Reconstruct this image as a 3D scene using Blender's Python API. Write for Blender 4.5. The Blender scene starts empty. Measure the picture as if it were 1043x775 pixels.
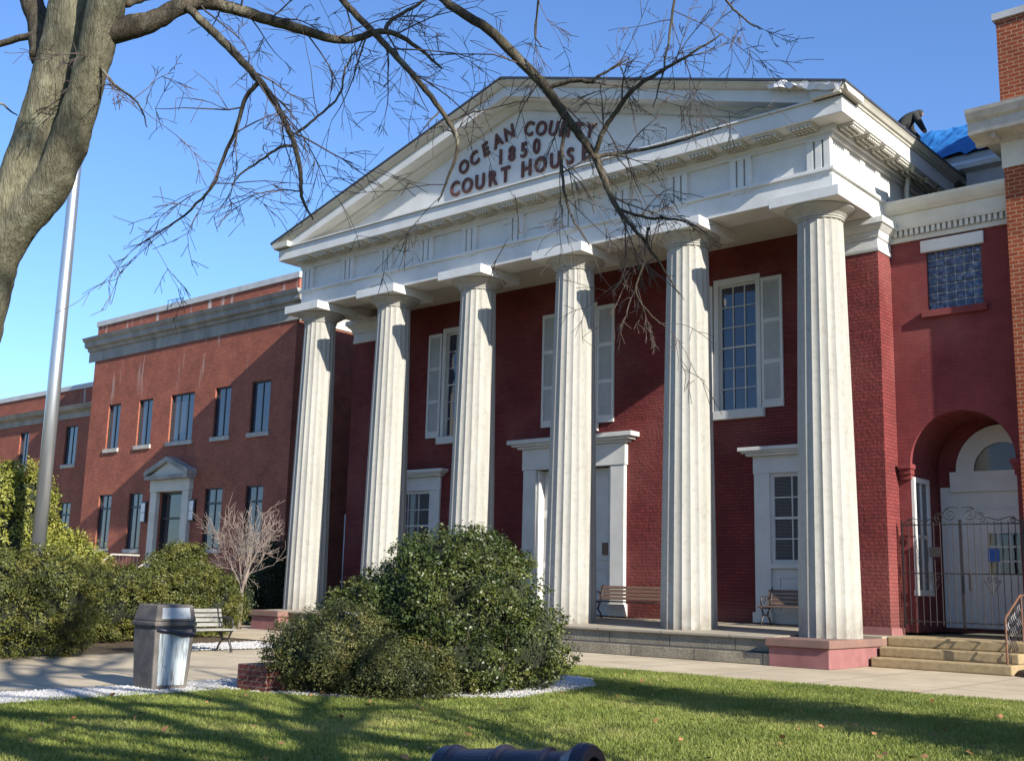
import bpy, math, random
import numpy as np
from mathutils import Vector, Matrix
from math import sin, cos, pi, radians as R_
random.seed(7); RNG = np.random.default_rng(11)
SC = bpy.context.scene
COL = SC.collection

# ------------------------------------------------------------------ camera
EYE = np.array([10.79, -23.0, 0.91])
YAW, PITCH, ROLL, FPX = 0.7140, 0.1806, 0.0253, 1144.7
_f = np.array([-sin(YAW) * cos(PITCH), cos(YAW) * cos(PITCH), sin(PITCH)])
_r0 = np.array([cos(YAW), sin(YAW), 0.0]); _u0 = np.cross(_r0, _f)
_r = cos(ROLL) * _r0 + sin(ROLL) * _u0; _u = -sin(ROLL) * _r0 + cos(ROLL) * _u0
cam_d = bpy.data.cameras.new('camera'); cam = bpy.data.objects.new('camera', cam_d); COL.objects.link(cam)
cam_d.sensor_width = 36.0; cam_d.lens = 36.0 * FPX / 1043.0; cam_d.clip_start = 0.1; cam_d.clip_end = 3000
cam.matrix_world = Matrix(((_r[0], _u[0], -_f[0], EYE[0]), (_r[1], _u[1], -_f[1], EYE[1]), (_r[2], _u[2], -_f[2], EYE[2]), (0, 0, 0, 1)))
SC.camera = cam
def at(px, py, depth):
    d = _f + _r * (px - 521.5) / FPX + _u * (387.5 - py) / FPX
    return EYE + d * depth

# ------------------------------------------------------------------ light
SUN_AZ, SUN_EL = R_(78.5), R_(26.1)            # azimuth measured from -Y towards +X
world = bpy.data.worlds.new('World'); SC.world = world; world.use_nodes = True
wn = world.node_tree.nodes; bg = wn['Background']
sky = wn.new('ShaderNodeTexSky'); sky.sky_type = 'NISHITA'; sky.sun_disc = False
sky.sun_elevation = SUN_EL
sky.sun_rotation = R_(180) - SUN_AZ
sky.altitude = 0; sky.air_density = 1.0; sky.dust_density = 0.3; sky.ozone_density = 4.0
tint = wn.new('ShaderNodeMix'); tint.data_type = 'RGBA'; tint.blend_type = 'MULTIPLY'; tint.inputs[0].default_value = 1.0; tint.inputs[7].default_value = (0.84, 0.98, 1.20, 1)
world.node_tree.links.new(sky.outputs[0], tint.inputs[6]); world.node_tree.links.new(tint.outputs[2], bg.inputs[0]); bg.inputs[1].default_value = 0.09
sun_d = bpy.data.lights.new('sun', 'SUN'); sun_d.energy = 4.7; sun_d.angle = R_(0.5); sun_d.color = (1.0, 0.94, 0.84)
sun = bpy.data.objects.new('sun', sun_d); COL.objects.link(sun)
_to = Vector((sin(SUN_AZ) * cos(SUN_EL), -cos(SUN_AZ) * cos(SUN_EL), sin(SUN_EL)))
sun.rotation_euler = _to.to_track_quat('Z', 'Y').to_euler(); sun.location = (40, -20, 40)
SC.view_settings.view_transform = 'Standard'; SC.view_settings.look = 'None'
SC.view_settings.exposure = 1.15; SC.view_settings.gamma = 1.0
SC.render.engine = 'CYCLES'

# ------------------------------------------------------------------ materials
def new_mat(name):
    m = bpy.data.materials.new(name); m.use_nodes = True
    nt = m.node_tree; b = nt.nodes['Principled BSDF']
    return m, nt, b
def N(nt, t, **kw):
    n = nt.nodes.new(t)
    for k, v in kw.items():
        if k in n.inputs: n.inputs[k].default_value = v
        else: setattr(n, k, v)
    return n
def ramp(nt, stops):
    n = nt.nodes.new('ShaderNodeValToRGB'); e = n.color_ramp.elements
    while len(e) < len(stops): e.new(0.5)
    for i, (p, c) in enumerate(stops): e[i].position = p; e[i].color = (c[0], c[1], c[2], 1)
    return n
def mix(nt, a, b, fac, mode='MIX'):
    n = nt.nodes.new('ShaderNodeMix'); n.data_type = 'RGBA'; n.blend_type = mode
    L = nt.links
    for s, v in ((0, fac), (6, a), (7, b)):
        if hasattr(v, 'links'): L.new(v, n.inputs[s])
        elif s == 0: n.inputs[0].default_value = v
        else: n.inputs[s].default_value = (*v, 1) if len(v) == 3 else v
    return n.outputs[2]
def pos(nt): return nt.nodes.new('ShaderNodeNewGeometry').outputs['Position']
def objco(nt): return nt.nodes.new('ShaderNodeTexCoord').outputs['Object']
def bump(nt, b, h, strength=0.4, dist=0.01):
    n = nt.nodes.new('ShaderNodeBump'); n.inputs['Strength'].default_value = strength; n.inputs['Distance'].default_value = dist
    nt.links.new(h, n.inputs['Height']); nt.links.new(n.outputs[0], b.inputs['Normal']); return n
def mapping(nt, v, scale):
    n = nt.nodes.new('ShaderNodeMapping'); n.inputs['Scale'].default_value = scale
    nt.links.new(v, n.inputs['Vector']); return n.outputs[0]

KA = 0.80
def dim(*cs): return [tuple(x * KA for x in c) for c in cs]
def plain(name, col, col2=None, rough=0.6, scale=3.0, bumpy=0.0, bscale=60, metallic=0.0, stretch=(1, 1, 1), amt=1.0, spec=None, local=False):
    m, nt, b = new_mat(name); L = nt.links
    col2 = col2 or tuple(c * 0.78 for c in col)
    col, col2 = dim(col, col2)
    p = mapping(nt, objco(nt) if local else pos(nt), stretch)
    no = N(nt, 'ShaderNodeTexNoise', Scale=scale, Detail=8.0, Roughness=0.65); L.new(p, no.inputs['Vector'])
    r = ramp(nt, [(0.30, col2), (0.62, col)]); L.new(no.outputs[0], r.inputs[0])
    L.new(r.outputs[0], b.inputs['Base Color'])
    b.inputs['Roughness'].default_value = rough; b.inputs['Metallic'].default_value = metallic
    if spec is not None: b.inputs['Specular IOR Level'].default_value = spec
    if bumpy:
        n2 = N(nt, 'ShaderNodeTexNoise', Scale=bscale, Detail=6.0); L.new(p, n2.inputs['Vector'])
        bump(nt, b, n2.outputs[0], bumpy, 0.01)
    return m

def brick(name, c1, c2, mortar, bw=0.21, bh=0.075, ms=0.011, relief=0.5, dist=0.012, blotch=None, streaks=False, rough=0.85, wob=0.012, lime=0.0, worn=False):
    m, nt, b = new_mat(name); L = nt.links; c1, c2, mortar = dim(c1, c2, mortar)
    P = pos(nt); s = N(nt, 'ShaderNodeSeparateXYZ'); L.new(P, s.inputs[0])
    ad = N(nt, 'ShaderNodeMath', operation='ADD'); L.new(s.outputs[0], ad.inputs[0]); L.new(s.outputs[1], ad.inputs[1])
    cb = N(nt, 'ShaderNodeCombineXYZ'); L.new(ad.outputs[0], cb.inputs[0]); L.new(s.outputs[2], cb.inputs[1])
    wn_ = N(nt, 'ShaderNodeTexNoise', Scale=5.0, Detail=3.0); L.new(P, wn_.inputs['Vector'])
    wm = N(nt, 'ShaderNodeVectorMath', operation='MULTIPLY_ADD'); L.new(wn_.outputs['Color'], wm.inputs[0])
    wm.inputs[1].default_value = (wob * 2, wob, 0); L.new(cb.outputs[0], wm.inputs[2])
    bt = N(nt, 'ShaderNodeTexBrick'); L.new(wm.outputs[0], bt.inputs['Vector'])
    bt.inputs['Color1'].default_value = (*c1, 1); bt.inputs['Color2'].default_value = (*c2, 1); bt.inputs['Mortar'].default_value = (*mortar, 1)
    bt.inputs['Scale'].default_value = 1.0; bt.inputs['Brick Width'].default_value = bw; bt.inputs['Row Height'].default_value = bh
    bt.inputs['Mortar Size'].default_value = ms; bt.inputs['Mortar Smooth'].default_value = 0.35; bt.inputs['Bias'].default_value = 0.0
    n1 = N(nt, 'ShaderNodeTexNoise', Scale=0.9, Detail=9.0, Roughness=0.7); L.new(P, n1.inputs['Vector'])
    r1 = ramp(nt, [(0.3, (0.68, 0.68, 0.68)), (0.7, (1.12, 1.12, 1.12))]); L.new(n1.outputs[0], r1.inputs[0])
    c = mix(nt, bt.outputs['Color'], r1.outputs[0], 1.0, 'MULTIPLY')
    if streaks:       # lime run-off below the cornice
        st = mapping(nt, cb.outputs[0], (1.6, 0.22, 1)); n3 = N(nt, 'ShaderNodeTexNoise', Scale=1.3, Detail=6.0); L.new(st, n3.inputs['Vector'])
        r3 = ramp(nt, [(0.60, (0, 0, 0)), (0.74, (1, 1, 1))]); L.new(n3.outputs[0], r3.inputs[0])
        zr = N(nt, 'ShaderNodeMapRange'); L.new(s.outputs[2], zr.inputs[0]); zr.inputs[1].default_value = 8.2; zr.inputs[2].default_value = 10.4
        mu = N(nt, 'ShaderNodeMath', operation='MULTIPLY'); L.new(r3.outputs[0], mu.inputs[0]); L.new(zr.outputs[0], mu.inputs[1])
        c = mix(nt, c, (0.55, 0.50, 0.46), mu.outputs[0])
    if lime:
        n4 = N(nt, 'ShaderNodeTexNoise', Scale=2.2, Detail=10.0, Roughness=0.75); L.new(P, n4.inputs['Vector'])
        r4 = ramp(nt, [(0.56, (0, 0, 0)), (0.8, (lime, lime, lime))]); L.new(n4.outputs[0], r4.inputs[0])
        c = mix(nt, c, mortar, r4.outputs[0])
    if worn:          # faded patches, chips and splash dirt near the floor
        n6 = N(nt, 'ShaderNodeTexNoise', Scale=0.55, Detail=5.0); L.new(P, n6.inputs['Vector']); r6 = ramp(nt, [(0.48, (0, 0, 0)), (0.72, (0.30, 0.30, 0.30))]); L.new(n6.outputs[0], r6.inputs[0])
        c = mix(nt, c, (0.30, 0.12, 0.10), r6.outputs[0])
        n7 = N(nt, 'ShaderNodeTexNoise', Scale=9.0, Detail=8.0, Roughness=0.8); L.new(P, n7.inputs['Vector']); r7 = ramp(nt, [(0.70, (0, 0, 0)), (0.76, (0.7, 0.7, 0.7))]); L.new(n7.outputs[0], r7.inputs[0])
        c = mix(nt, c, (0.10, 0.05, 0.045), r7.outputs[0])
        zr = N(nt, 'ShaderNodeMapRange'); L.new(s.outputs[2], zr.inputs[0]); zr.inputs[1].default_value = 0.9; zr.inputs[2].default_value = 0.0
        mu = N(nt, 'ShaderNodeMath', operation='MULTIPLY'); L.new(zr.outputs[0], mu.inputs[0]); L.new(n1.outputs[0], mu.inputs[1])
        c = mix(nt, c, (0.11, 0.06, 0.05), mu.outputs[0])
    L.new(c, b.inputs['Base Color']); b.inputs['Roughness'].default_value = rough; b.inputs['Specular IOR Level'].default_value = 0.25
    inv = N(nt, 'ShaderNodeMath', operation='SUBTRACT'); inv.inputs[0].default_value = 1.0; L.new(bt.outputs['Fac'], inv.inputs[1])
    n5 = N(nt, 'ShaderNodeTexNoise', Scale=14.0, Detail=6.0); L.new(P, n5.inputs['Vector'])
    hm = N(nt, 'ShaderNodeMath', operation='MULTIPLY_ADD'); L.new(n5.outputs[0], hm.inputs[0]); hm.inputs[1].default_value = 0.9; L.new(inv.outputs[0], hm.inputs[2])
    bump(nt, b, hm.outputs[0], relief, dist)
    return m

M = {}
M['paint_brick'] = brick('red painted brick', (0.24, 0.046, 0.042), (0.18, 0.035, 0.034), (0.13, 0.026, 0.026), 0.24, 0.085, 0.010, 0.9, 0.02, lime=0.0, worn=True)
M['smooth_red'] = brick('smooth red painted brick', (0.24, 0.05, 0.05), (0.215, 0.044, 0.045), (0.185, 0.038, 0.039), 0.24, 0.085, 0.008, 0.3, 0.008, worn=True)
M['pink_paint'] = plain('pink painted stone', (0.30, 0.125, 0.12), (0.21, 0.082, 0.078), 0.8, 2.2, 0.25, 40)
M['wing_brick'] = brick('orange red brick', (0.40, 0.098, 0.05), (0.28, 0.067, 0.04), (0.34, 0.20, 0.15), 0.215, 0.078, 0.011, 0.3, 0.006, streaks=True, lime=0.15)
M['right_brick'] = brick('bright orange brick', (0.33, 0.075, 0.028), (0.25, 0.055, 0.024), (0.42, 0.27, 0.17), 0.25, 0.095, 0.011, 0.35, 0.006)
M['pier_brick'] = brick('low pier brick', (0.20, 0.06, 0.045), (0.14, 0.04, 0.033), (0.20, 0.14, 0.12), 0.2, 0.07, 0.01, 0.5, 0.01)
M['white'] = plain('white paint', (0.73, 0.725, 0.69), (0.62, 0.615, 0.58), 0.55, 1.7, 0.10, 30)
M['trim'] = plain('cream paint', (0.62, 0.60, 0.52), (0.49, 0.47, 0.40), 0.6, 1.4, 0.10, 26)
M['wing_stone'] = plain('weathered limestone', (0.40, 0.39, 0.35), (0.20, 0.20, 0.185), 0.85, 1.3, 0.2, 30, stretch=(1, 1, 0.25))
def granite():
    m, nt, b = new_mat('speckled granite with joints'); L = nt.links; P = pos(nt)
    n1 = N(nt, 'ShaderNodeTexNoise', Scale=45.0, Detail=5.0); L.new(P, n1.inputs['Vector']); r = ramp(nt, [(0.38, (0.14, 0.12, 0.085)), (0.62, (0.32, 0.28, 0.20))]); L.new(n1.outputs[0], r.inputs[0])
    n2 = N(nt, 'ShaderNodeTexNoise', Scale=1.6, Detail=7.0); L.new(P, n2.inputs['Vector']); r2 = ramp(nt, [(0.3, (0.7, 0.7, 0.7)), (0.65, (1.1, 1.1, 1.1))]); L.new(n2.outputs[0], r2.inputs[0])
    c = mix(nt, r.outputs[0], r2.outputs[0], 1.0, 'MULTIPLY')
    sp = N(nt, 'ShaderNodeSeparateXYZ'); L.new(P, sp.inputs[0]); cb = N(nt, 'ShaderNodeCombineXYZ'); L.new(sp.outputs[0], cb.inputs[0]); L.new(sp.outputs[2], cb.inputs[1])
    bt = N(nt, 'ShaderNodeTexBrick'); L.new(cb.outputs[0], bt.inputs['Vector']); bt.inputs['Scale'].default_value = 1.0; bt.inputs['Brick Width'].default_value = 1.65; bt.inputs['Row Height'].default_value = 0.318; bt.inputs['Mortar Size'].default_value = 0.012
    L.new(mix(nt, c, (0.05, 0.045, 0.04), bt.outputs['Fac']), b.inputs['Base Color']); b.inputs['Roughness'].default_value = 0.85; bump(nt, b, n1.outputs[0], 0.3, 0.006); return m
M['granite'] = granite()
M['wing_sill'] = plain('limestone sill', (0.55, 0.52, 0.46), (0.36, 0.34, 0.30), 0.85, 3, 0.1, 40)
M['coping'] = plain('zinc coping', (0.55, 0.55, 0.54), (0.42, 0.42, 0.41), 0.5, 2)
M['slab'] = plain('stained brown plinth slab', (0.24, 0.13, 0.10), (0.15, 0.10, 0.085), 0.85, 2.0, 0.3, 40)
M['sandstone'] = plain('tan concrete step', (0.40, 0.30, 0.155), (0.27, 0.195, 0.10), 0.9, 9, 0.35, 70)
M['slate'] = plain('dark roof slate', (0.055, 0.06, 0.075), (0.03, 0.033, 0.04), 0.6, 5)
M['ceiling'] = plain('porch ceiling paint', (0.60, 0.57, 0.48), (0.5, 0.48, 0.4), 0.7, 2)
M['iron'] = plain('black iron', (0.022, 0.022, 0.026), (0.04, 0.026, 0.02), 0.45, 20, 0.1, 60)
M['rust_iron'] = plain('rusty iron', (0.20, 0.085, 0.035), (0.06, 0.035, 0.03), 0.7, 14, 0.2, 60)
M['wood'] = plain('bench slat wood', (0.19, 0.115, 0.078), (0.11, 0.066, 0.045), 0.6, 6, 0.1, 40, stretch=(1, 6, 6))
M['grey_wood'] = plain('weathered bench slat', (0.31, 0.30, 0.265), (0.20, 0.195, 0.17), 0.8, 6, 0.1, 40, stretch=(5, 1, 5))
M['dark_trim'] = plain('dark window frame', (0.02, 0.022, 0.024), (0.012, 0.013, 0.015), 0.4, 4)
M['bark'] = None
M['letter'] = plain('rusted letter paint', (0.14, 0.048, 0.034), (0.065, 0.026, 0.022), 0.7, 12)
M['tarp'] = plain('blue tarpaulin', (0.035, 0.20, 0.52), (0.025, 0.14, 0.40), 0.35, 2.5, 0.5, 4)
M['plastic'] = plain('white plastic sheet', (0.8, 0.8, 0.8), (0.62, 0.62, 0.64), 0.4, 8, 0.3, 12)
M['alu'] = plain('brushed aluminium pole', (0.62, 0.64, 0.66), (0.50, 0.52, 0.54), 0.32, 3, metallic=0.85, stretch=(1, 1, 0.2))
M['bin_shell'] = plain('brown grey bin plastic', (0.175, 0.158, 0.14), (0.10, 0.088, 0.077), 0.9, 5, 0.25, 30, spec=0.2)
M['blue_sign'] = plain('blue notice', (0.03, 0.16, 0.62), (0.03, 0.14, 0.55), 0.5, 3)
M['sconce'] = plain('white lamp glass', (0.8, 0.8, 0.78), (0.74, 0.74, 0.72), 0.3, 3)
M['cannon'] = plain('navy black iron', (0.012, 0.013, 0.028), (0.022, 0.022, 0.034), 0.34, 7, 0.25, 45)
M['jacket'] = plain('dark jacket cloth', (0.03, 0.032, 0.03), (0.018, 0.018, 0.018), 0.9, 8)
M['jeans'] = plain('grey trousers', (0.13, 0.13, 0.13), (0.09, 0.09, 0.09), 0.9, 8)
M['skin'] = plain('skin', (0.45, 0.26, 0.19), (0.4, 0.22, 0.16), 0.6, 8)
M['stem'] = plain('brown shrub wood', (0.085, 0.06, 0.042), (0.05, 0.036, 0.026), 0.9, 10)
M['core'] = plain('dark shade filler', (0.024, 0.031, 0.010), (0.010, 0.014, 0.005), 1.0, 6)  # near-black fill: shade painted into shrub cores and behind the courthouse windows

def bark(name, c1, c2, c3, scale=1.0):
    c1, c2, c3 = dim(c1, c2, c3)
    m, nt, b = new_mat(name); L = nt.links; P = pos(nt)
    mp = mapping(nt, P, (30 * scale, 30 * scale, 5.0 * scale)); n1 = N(nt, 'ShaderNodeTexNoise', Scale=2.2, Detail=9.0, Roughness=0.72, Distortion=0.6); L.new(mp, n1.inputs['Vector'])
    vo = N(nt, 'ShaderNodeTexVoronoi', Scale=2.6); vo.feature = 'DISTANCE_TO_EDGE'; L.new(mp, vo.inputs['Vector'])
    rv = ramp(nt, [(0.0, (0.45, 0.45, 0.45)), (0.16, (1, 1, 1))]); L.new(vo.outputs['Distance'], rv.inputs[0])
    r = ramp(nt, [(0.38, c2), (0.60, c1)]); L.new(n1.outputs[0], r.inputs[0])
    n2 = N(nt, 'ShaderNodeTexNoise', Scale=7.5, Detail=9.0, Roughness=0.75); L.new(P, n2.inputs['Vector'])
    r2 = ramp(nt, [(0.55, (0, 0, 0)), (0.66, (0.8, 0.8, 0.8))]); L.new(n2.outputs[0], r2.inputs[0])
    n3 = N(nt, 'ShaderNodeTexNoise', Scale=1.8, Detail=4.0); L.new(P, n3.inputs['Vector']); r3 = ramp(nt, [(0.35, (0.72, 0.72, 0.72)), (0.65, (1.15, 1.15, 1.15))]); L.new(n3.outputs[0], r3.inputs[0])
    c = mix(nt, r.outputs[0], rv.outputs[0], 0.3, 'MULTIPLY'); c = mix(nt, c, c3, r2.outputs[0]); c = mix(nt, c, r3.outputs[0], 1.0, 'MULTIPLY')
    L.new(c, b.inputs['Base Color']); b.inputs['Roughness'].default_value = 0.95; b.inputs['Specular IOR Level'].default_value = 0.15
    ad = N(nt, 'ShaderNodeMath', operation='MULTIPLY_ADD'); L.new(rv.outputs[0], ad.inputs[0]); ad.inputs[1].default_value = 0.6; L.new(n1.outputs[0], ad.inputs[2])
    bump(nt, b, ad.outputs[0], 0.6, 0.010); return m
M['bark'] = bark('grey green lichened bark', (0.215, 0.20, 0.135), (0.105, 0.096, 0.064), (0.29, 0.285, 0.20))
M['limb'] = bark('dark limb bark', (0.13, 0.11, 0.078), (0.055, 0.045, 0.034), (0.26, 0.255, 0.19))
M['twig'] = plain('grey brown twig', (0.12, 0.088, 0.072), (0.07, 0.052, 0.045), 0.9, 10)
M['pale_twig'] = plain('pale pinkish twig', (0.31, 0.25, 0.21), (0.21, 0.165, 0.14), 0.9, 10)

def leaf_mat(name, dark, light, warm, rough=0.5, clump=2.2, trans=0.18):
    dark, light, warm = dim(dark, light, warm)
    m, nt, b = new_mat(name); L = nt.links; P = pos(nt)
    n1 = N(nt, 'ShaderNodeTexNoise', Scale=clump, Detail=3.0); L.new(P, n1.inputs['Vector'])
    n2 = N(nt, 'ShaderNodeTexNoise', Scale=38.0, Detail=2.0); L.new(P, n2.inputs['Vector'])
    ad = N(nt, 'ShaderNodeMath', operation='ADD'); L.new(n1.outputs[0], ad.inputs[0]); L.new(n2.outputs[0], ad.inputs[1])
    hf = N(nt, 'ShaderNodeMath', operation='MULTIPLY'); L.new(ad.outputs[0], hf.inputs[0]); hf.inputs[1].default_value = 0.5
    r = ramp(nt, [(0.36, dark), (0.52, light), (0.66, warm)]); L.new(hf.outputs[0], r.inputs[0])
    L.new(r.outputs[0], b.inputs['Base Color']); b.inputs['Roughness'].default_value = rough
    b.inputs['Specular IOR Level'].default_value = 0.4
    tr = N(nt, 'ShaderNodeBsdfTranslucent'); L.new(r.outputs[0], tr.inputs[0])
    mx = N(nt, 'ShaderNodeMixShader'); mx.inputs[0].default_value = trans
    L.new(b.outputs[0], mx.inputs[1]); L.new(tr.outputs[0], mx.inputs[2])
    L.new(mx.outputs[0], nt.nodes['Material Output'].inputs[0]); return m
M['bush_leaf'] = leaf_mat('glossy green leaf', (0.016, 0.032, 0.008), (0.075, 0.104, 0.022), (0.205, 0.19, 0.046), 0.42)
M['yew_leaf'] = leaf_mat('yew needle', (0.025, 0.038, 0.010), (0.095, 0.108, 0.026), (0.22, 0.175, 0.048), 0.55)
M['hedge_leaf'] = leaf_mat('hedge needle', (0.028, 0.041, 0.008), (0.115, 0.127, 0.023), (0.225, 0.195, 0.038), 0.55)
M['arbor_leaf'] = leaf_mat('pale arborvitae spray', (0.12, 0.15, 0.02), (0.27, 0.28, 0.045), (0.36, 0.32, 0.07), 0.55)
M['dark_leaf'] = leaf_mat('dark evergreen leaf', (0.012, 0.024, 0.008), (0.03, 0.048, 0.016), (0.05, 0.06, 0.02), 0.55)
M['grass_blade'] = leaf_mat('grass blade', (0.11, 0.15, 0.026), (0.235, 0.285, 0.052), (0.41, 0.39, 0.125), 0.6, 0.8, 0.3)

def glass(name, col, rough=0.03, wave=0.0):
    m, nt, b = new_mat(name); b.inputs['Base Color'].default_value = (*col, 1); b.inputs['Roughness'].default_value = rough
    b.inputs['IOR'].default_value = 1.52; b.inputs['Specular IOR Level'].default_value = 0.9
    n = N(nt, 'ShaderNodeTexNoise', Scale=2.4, Detail=2.0); nt.links.new(pos(nt), n.inputs['Vector']); bump(nt, b, n.outputs[0], 0.12 + wave, 0.02); return m
M['glass'] = glass('dark window glass', (0.012, 0.014, 0.02))
M['blue_glass'] = glass('bluish old glass', (0.014, 0.02, 0.05), 0.02)
M['wing_glass'] = glass('sky reflecting glass', (0.045, 0.055, 0.075), 0.02, 0.1)
def glass_block():
    m, nt, b = new_mat('wavy glass block'); L = nt.links; P = pos(nt)
    n = N(nt, 'ShaderNodeTexNoise', Scale=11.0, Detail=4.0); L.new(P, n.inputs['Vector'])
    r = ramp(nt, [(0.40, (0.012, 0.022, 0.06)), (0.58, (0.04, 0.075, 0.16)), (0.78, (0.26, 0.28, 0.27))]); L.new(n.outputs[0], r.inputs[0])
    L.new(r.outputs[0], b.inputs['Base Color']); b.inputs['Roughness'].default_value = 0.12; bump(nt, b, n.outputs[0], 0.8, 0.03); return m
M['glass_block'] = glass_block()

def blinds():
    m, nt, b = new_mat('window with blinds behind glass'); L = nt.links; P = pos(nt)
    w = N(nt, 'ShaderNodeTexWave', Scale=9.0); w.bands_direction = 'Z'; L.new(P, w.inputs['Vector'])
    r = ramp(nt, [(0.35, (0.03, 0.03, 0.035)), (0.7, (0.16, 0.16, 0.16))]); L.new(w.outputs[0], r.inputs[0])
    L.new(r.outputs[0], b.inputs['Base Color']); b.inputs['Roughness'].default_value = 0.06; return m
M['blinds'] = blinds()

def concrete(name, c1, c2, tile):
    c1, c2 = dim(c1, c2)
    m, nt, b = new_mat(name); L = nt.links; P = pos(nt)
    n1 = N(nt, 'ShaderNodeTexNoise', Scale=0.7, Detail=10.0, Roughness=0.68); L.new(P, n1.inputs['Vector'])
    r = ramp(nt, [(0.32, c2), (0.66, c1)]); L.new(n1.outputs[0], r.inputs[0])
    n2 = N(nt, 'ShaderNodeTexNoise', Scale=90.0, Detail=4.0); L.new(P, n2.inputs['Vector'])
    r2 = ramp(nt, [(0.35, (0.8, 0.8, 0.8)), (0.65, (1.08, 1.08, 1.08))]); L.new(n2.outputs[0], r2.inputs[0])
    c = mix(nt, r.outputs[0], r2.outputs[0], 1.0, 'MULTIPLY')
    bt = N(nt, 'ShaderNodeTexBrick'); bt.offset = 0.0; L.new(P, bt.inputs['Vector']); bt.inputs['Scale'].default_value = 1.0
    bt.inputs['Brick Width'].default_value = tile; bt.inputs['Row Height'].default_value = tile; bt.inputs['Mortar Size'].default_value = 0.03; bt.inputs['Mortar Smooth'].default_value = 0.2
    c = mix(nt, c, tuple(x * 0.72 for x in c2), bt.outputs['Fac'])
    L.new(c, b.inputs['Base Color']); b.inputs['Roughness'].default_value = 0.9; bump(nt, b, n2.outputs[0], 0.25, 0.004); return m
M['path'] = concrete('worn concrete paving', (0.62, 0.52, 0.36), (0.42, 0.345, 0.235), 1.9)
M['porch'] = concrete('porch stone floor', (0.44, 0.38, 0.285), (0.31, 0.265, 0.195), 1.75)

def ground_mat(name, a, b_, c, s1=1.2, s2=35.0):
    a, b_, c = dim(a, b_, c)
    m, nt, b = new_mat(name); L = nt.links; P = pos(nt)
    n1 = N(nt, 'ShaderNodeTexNoise', Scale=s1, Detail=6.0); L.new(P, n1.inputs['Vector'])
    n2 = N(nt, 'ShaderNodeTexNoise', Scale=s2, Detail=5.0); L.new(P, n2.inputs['Vector'])
    r1 = ramp(nt, [(0.35, a), (0.65, b_)]); L.new(n1.outputs[0], r1.inputs[0])
    r2 = ramp(nt, [(0.45, (0, 0, 0)), (0.7, (1, 1, 1))]); L.new(n2.outputs[0], r2.inputs[0])
    L.new(mix(nt, r1.outputs[0], c, r2.outputs[0]), b.inputs['Base Color']); b.inputs['Roughness'].default_value = 1.0; b.inputs['Specular IOR Level'].default_value = 0.1
    bump(nt, b, n2.outputs[0], 0.6, 0.03); return m
M['lawn'] = ground_mat('lawn soil and thatch', (0.12, 0.14, 0.035), (0.17, 0.18, 0.055), (0.22, 0.20, 0.08))
M['mulch'] = ground_mat('brown mulch', (0.07, 0.05, 0.033), (0.11, 0.08, 0.05), (0.20, 0.16, 0.11), 2.0, 25)
M['ground'] = ground_mat('dull winter ground', (0.10, 0.095, 0.05), (0.14, 0.125, 0.065), (0.17, 0.14, 0.08), 0.3, 12)
M['gravel'] = plain('white marble chip', (0.60, 0.585, 0.56), (0.34, 0.33, 0.32), 0.7, 30)
M['dead_leaf'] = plain('dry fallen leaf', (0.42, 0.20, 0.08), (0.28, 0.13, 0.05), 0.8, 20)

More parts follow.
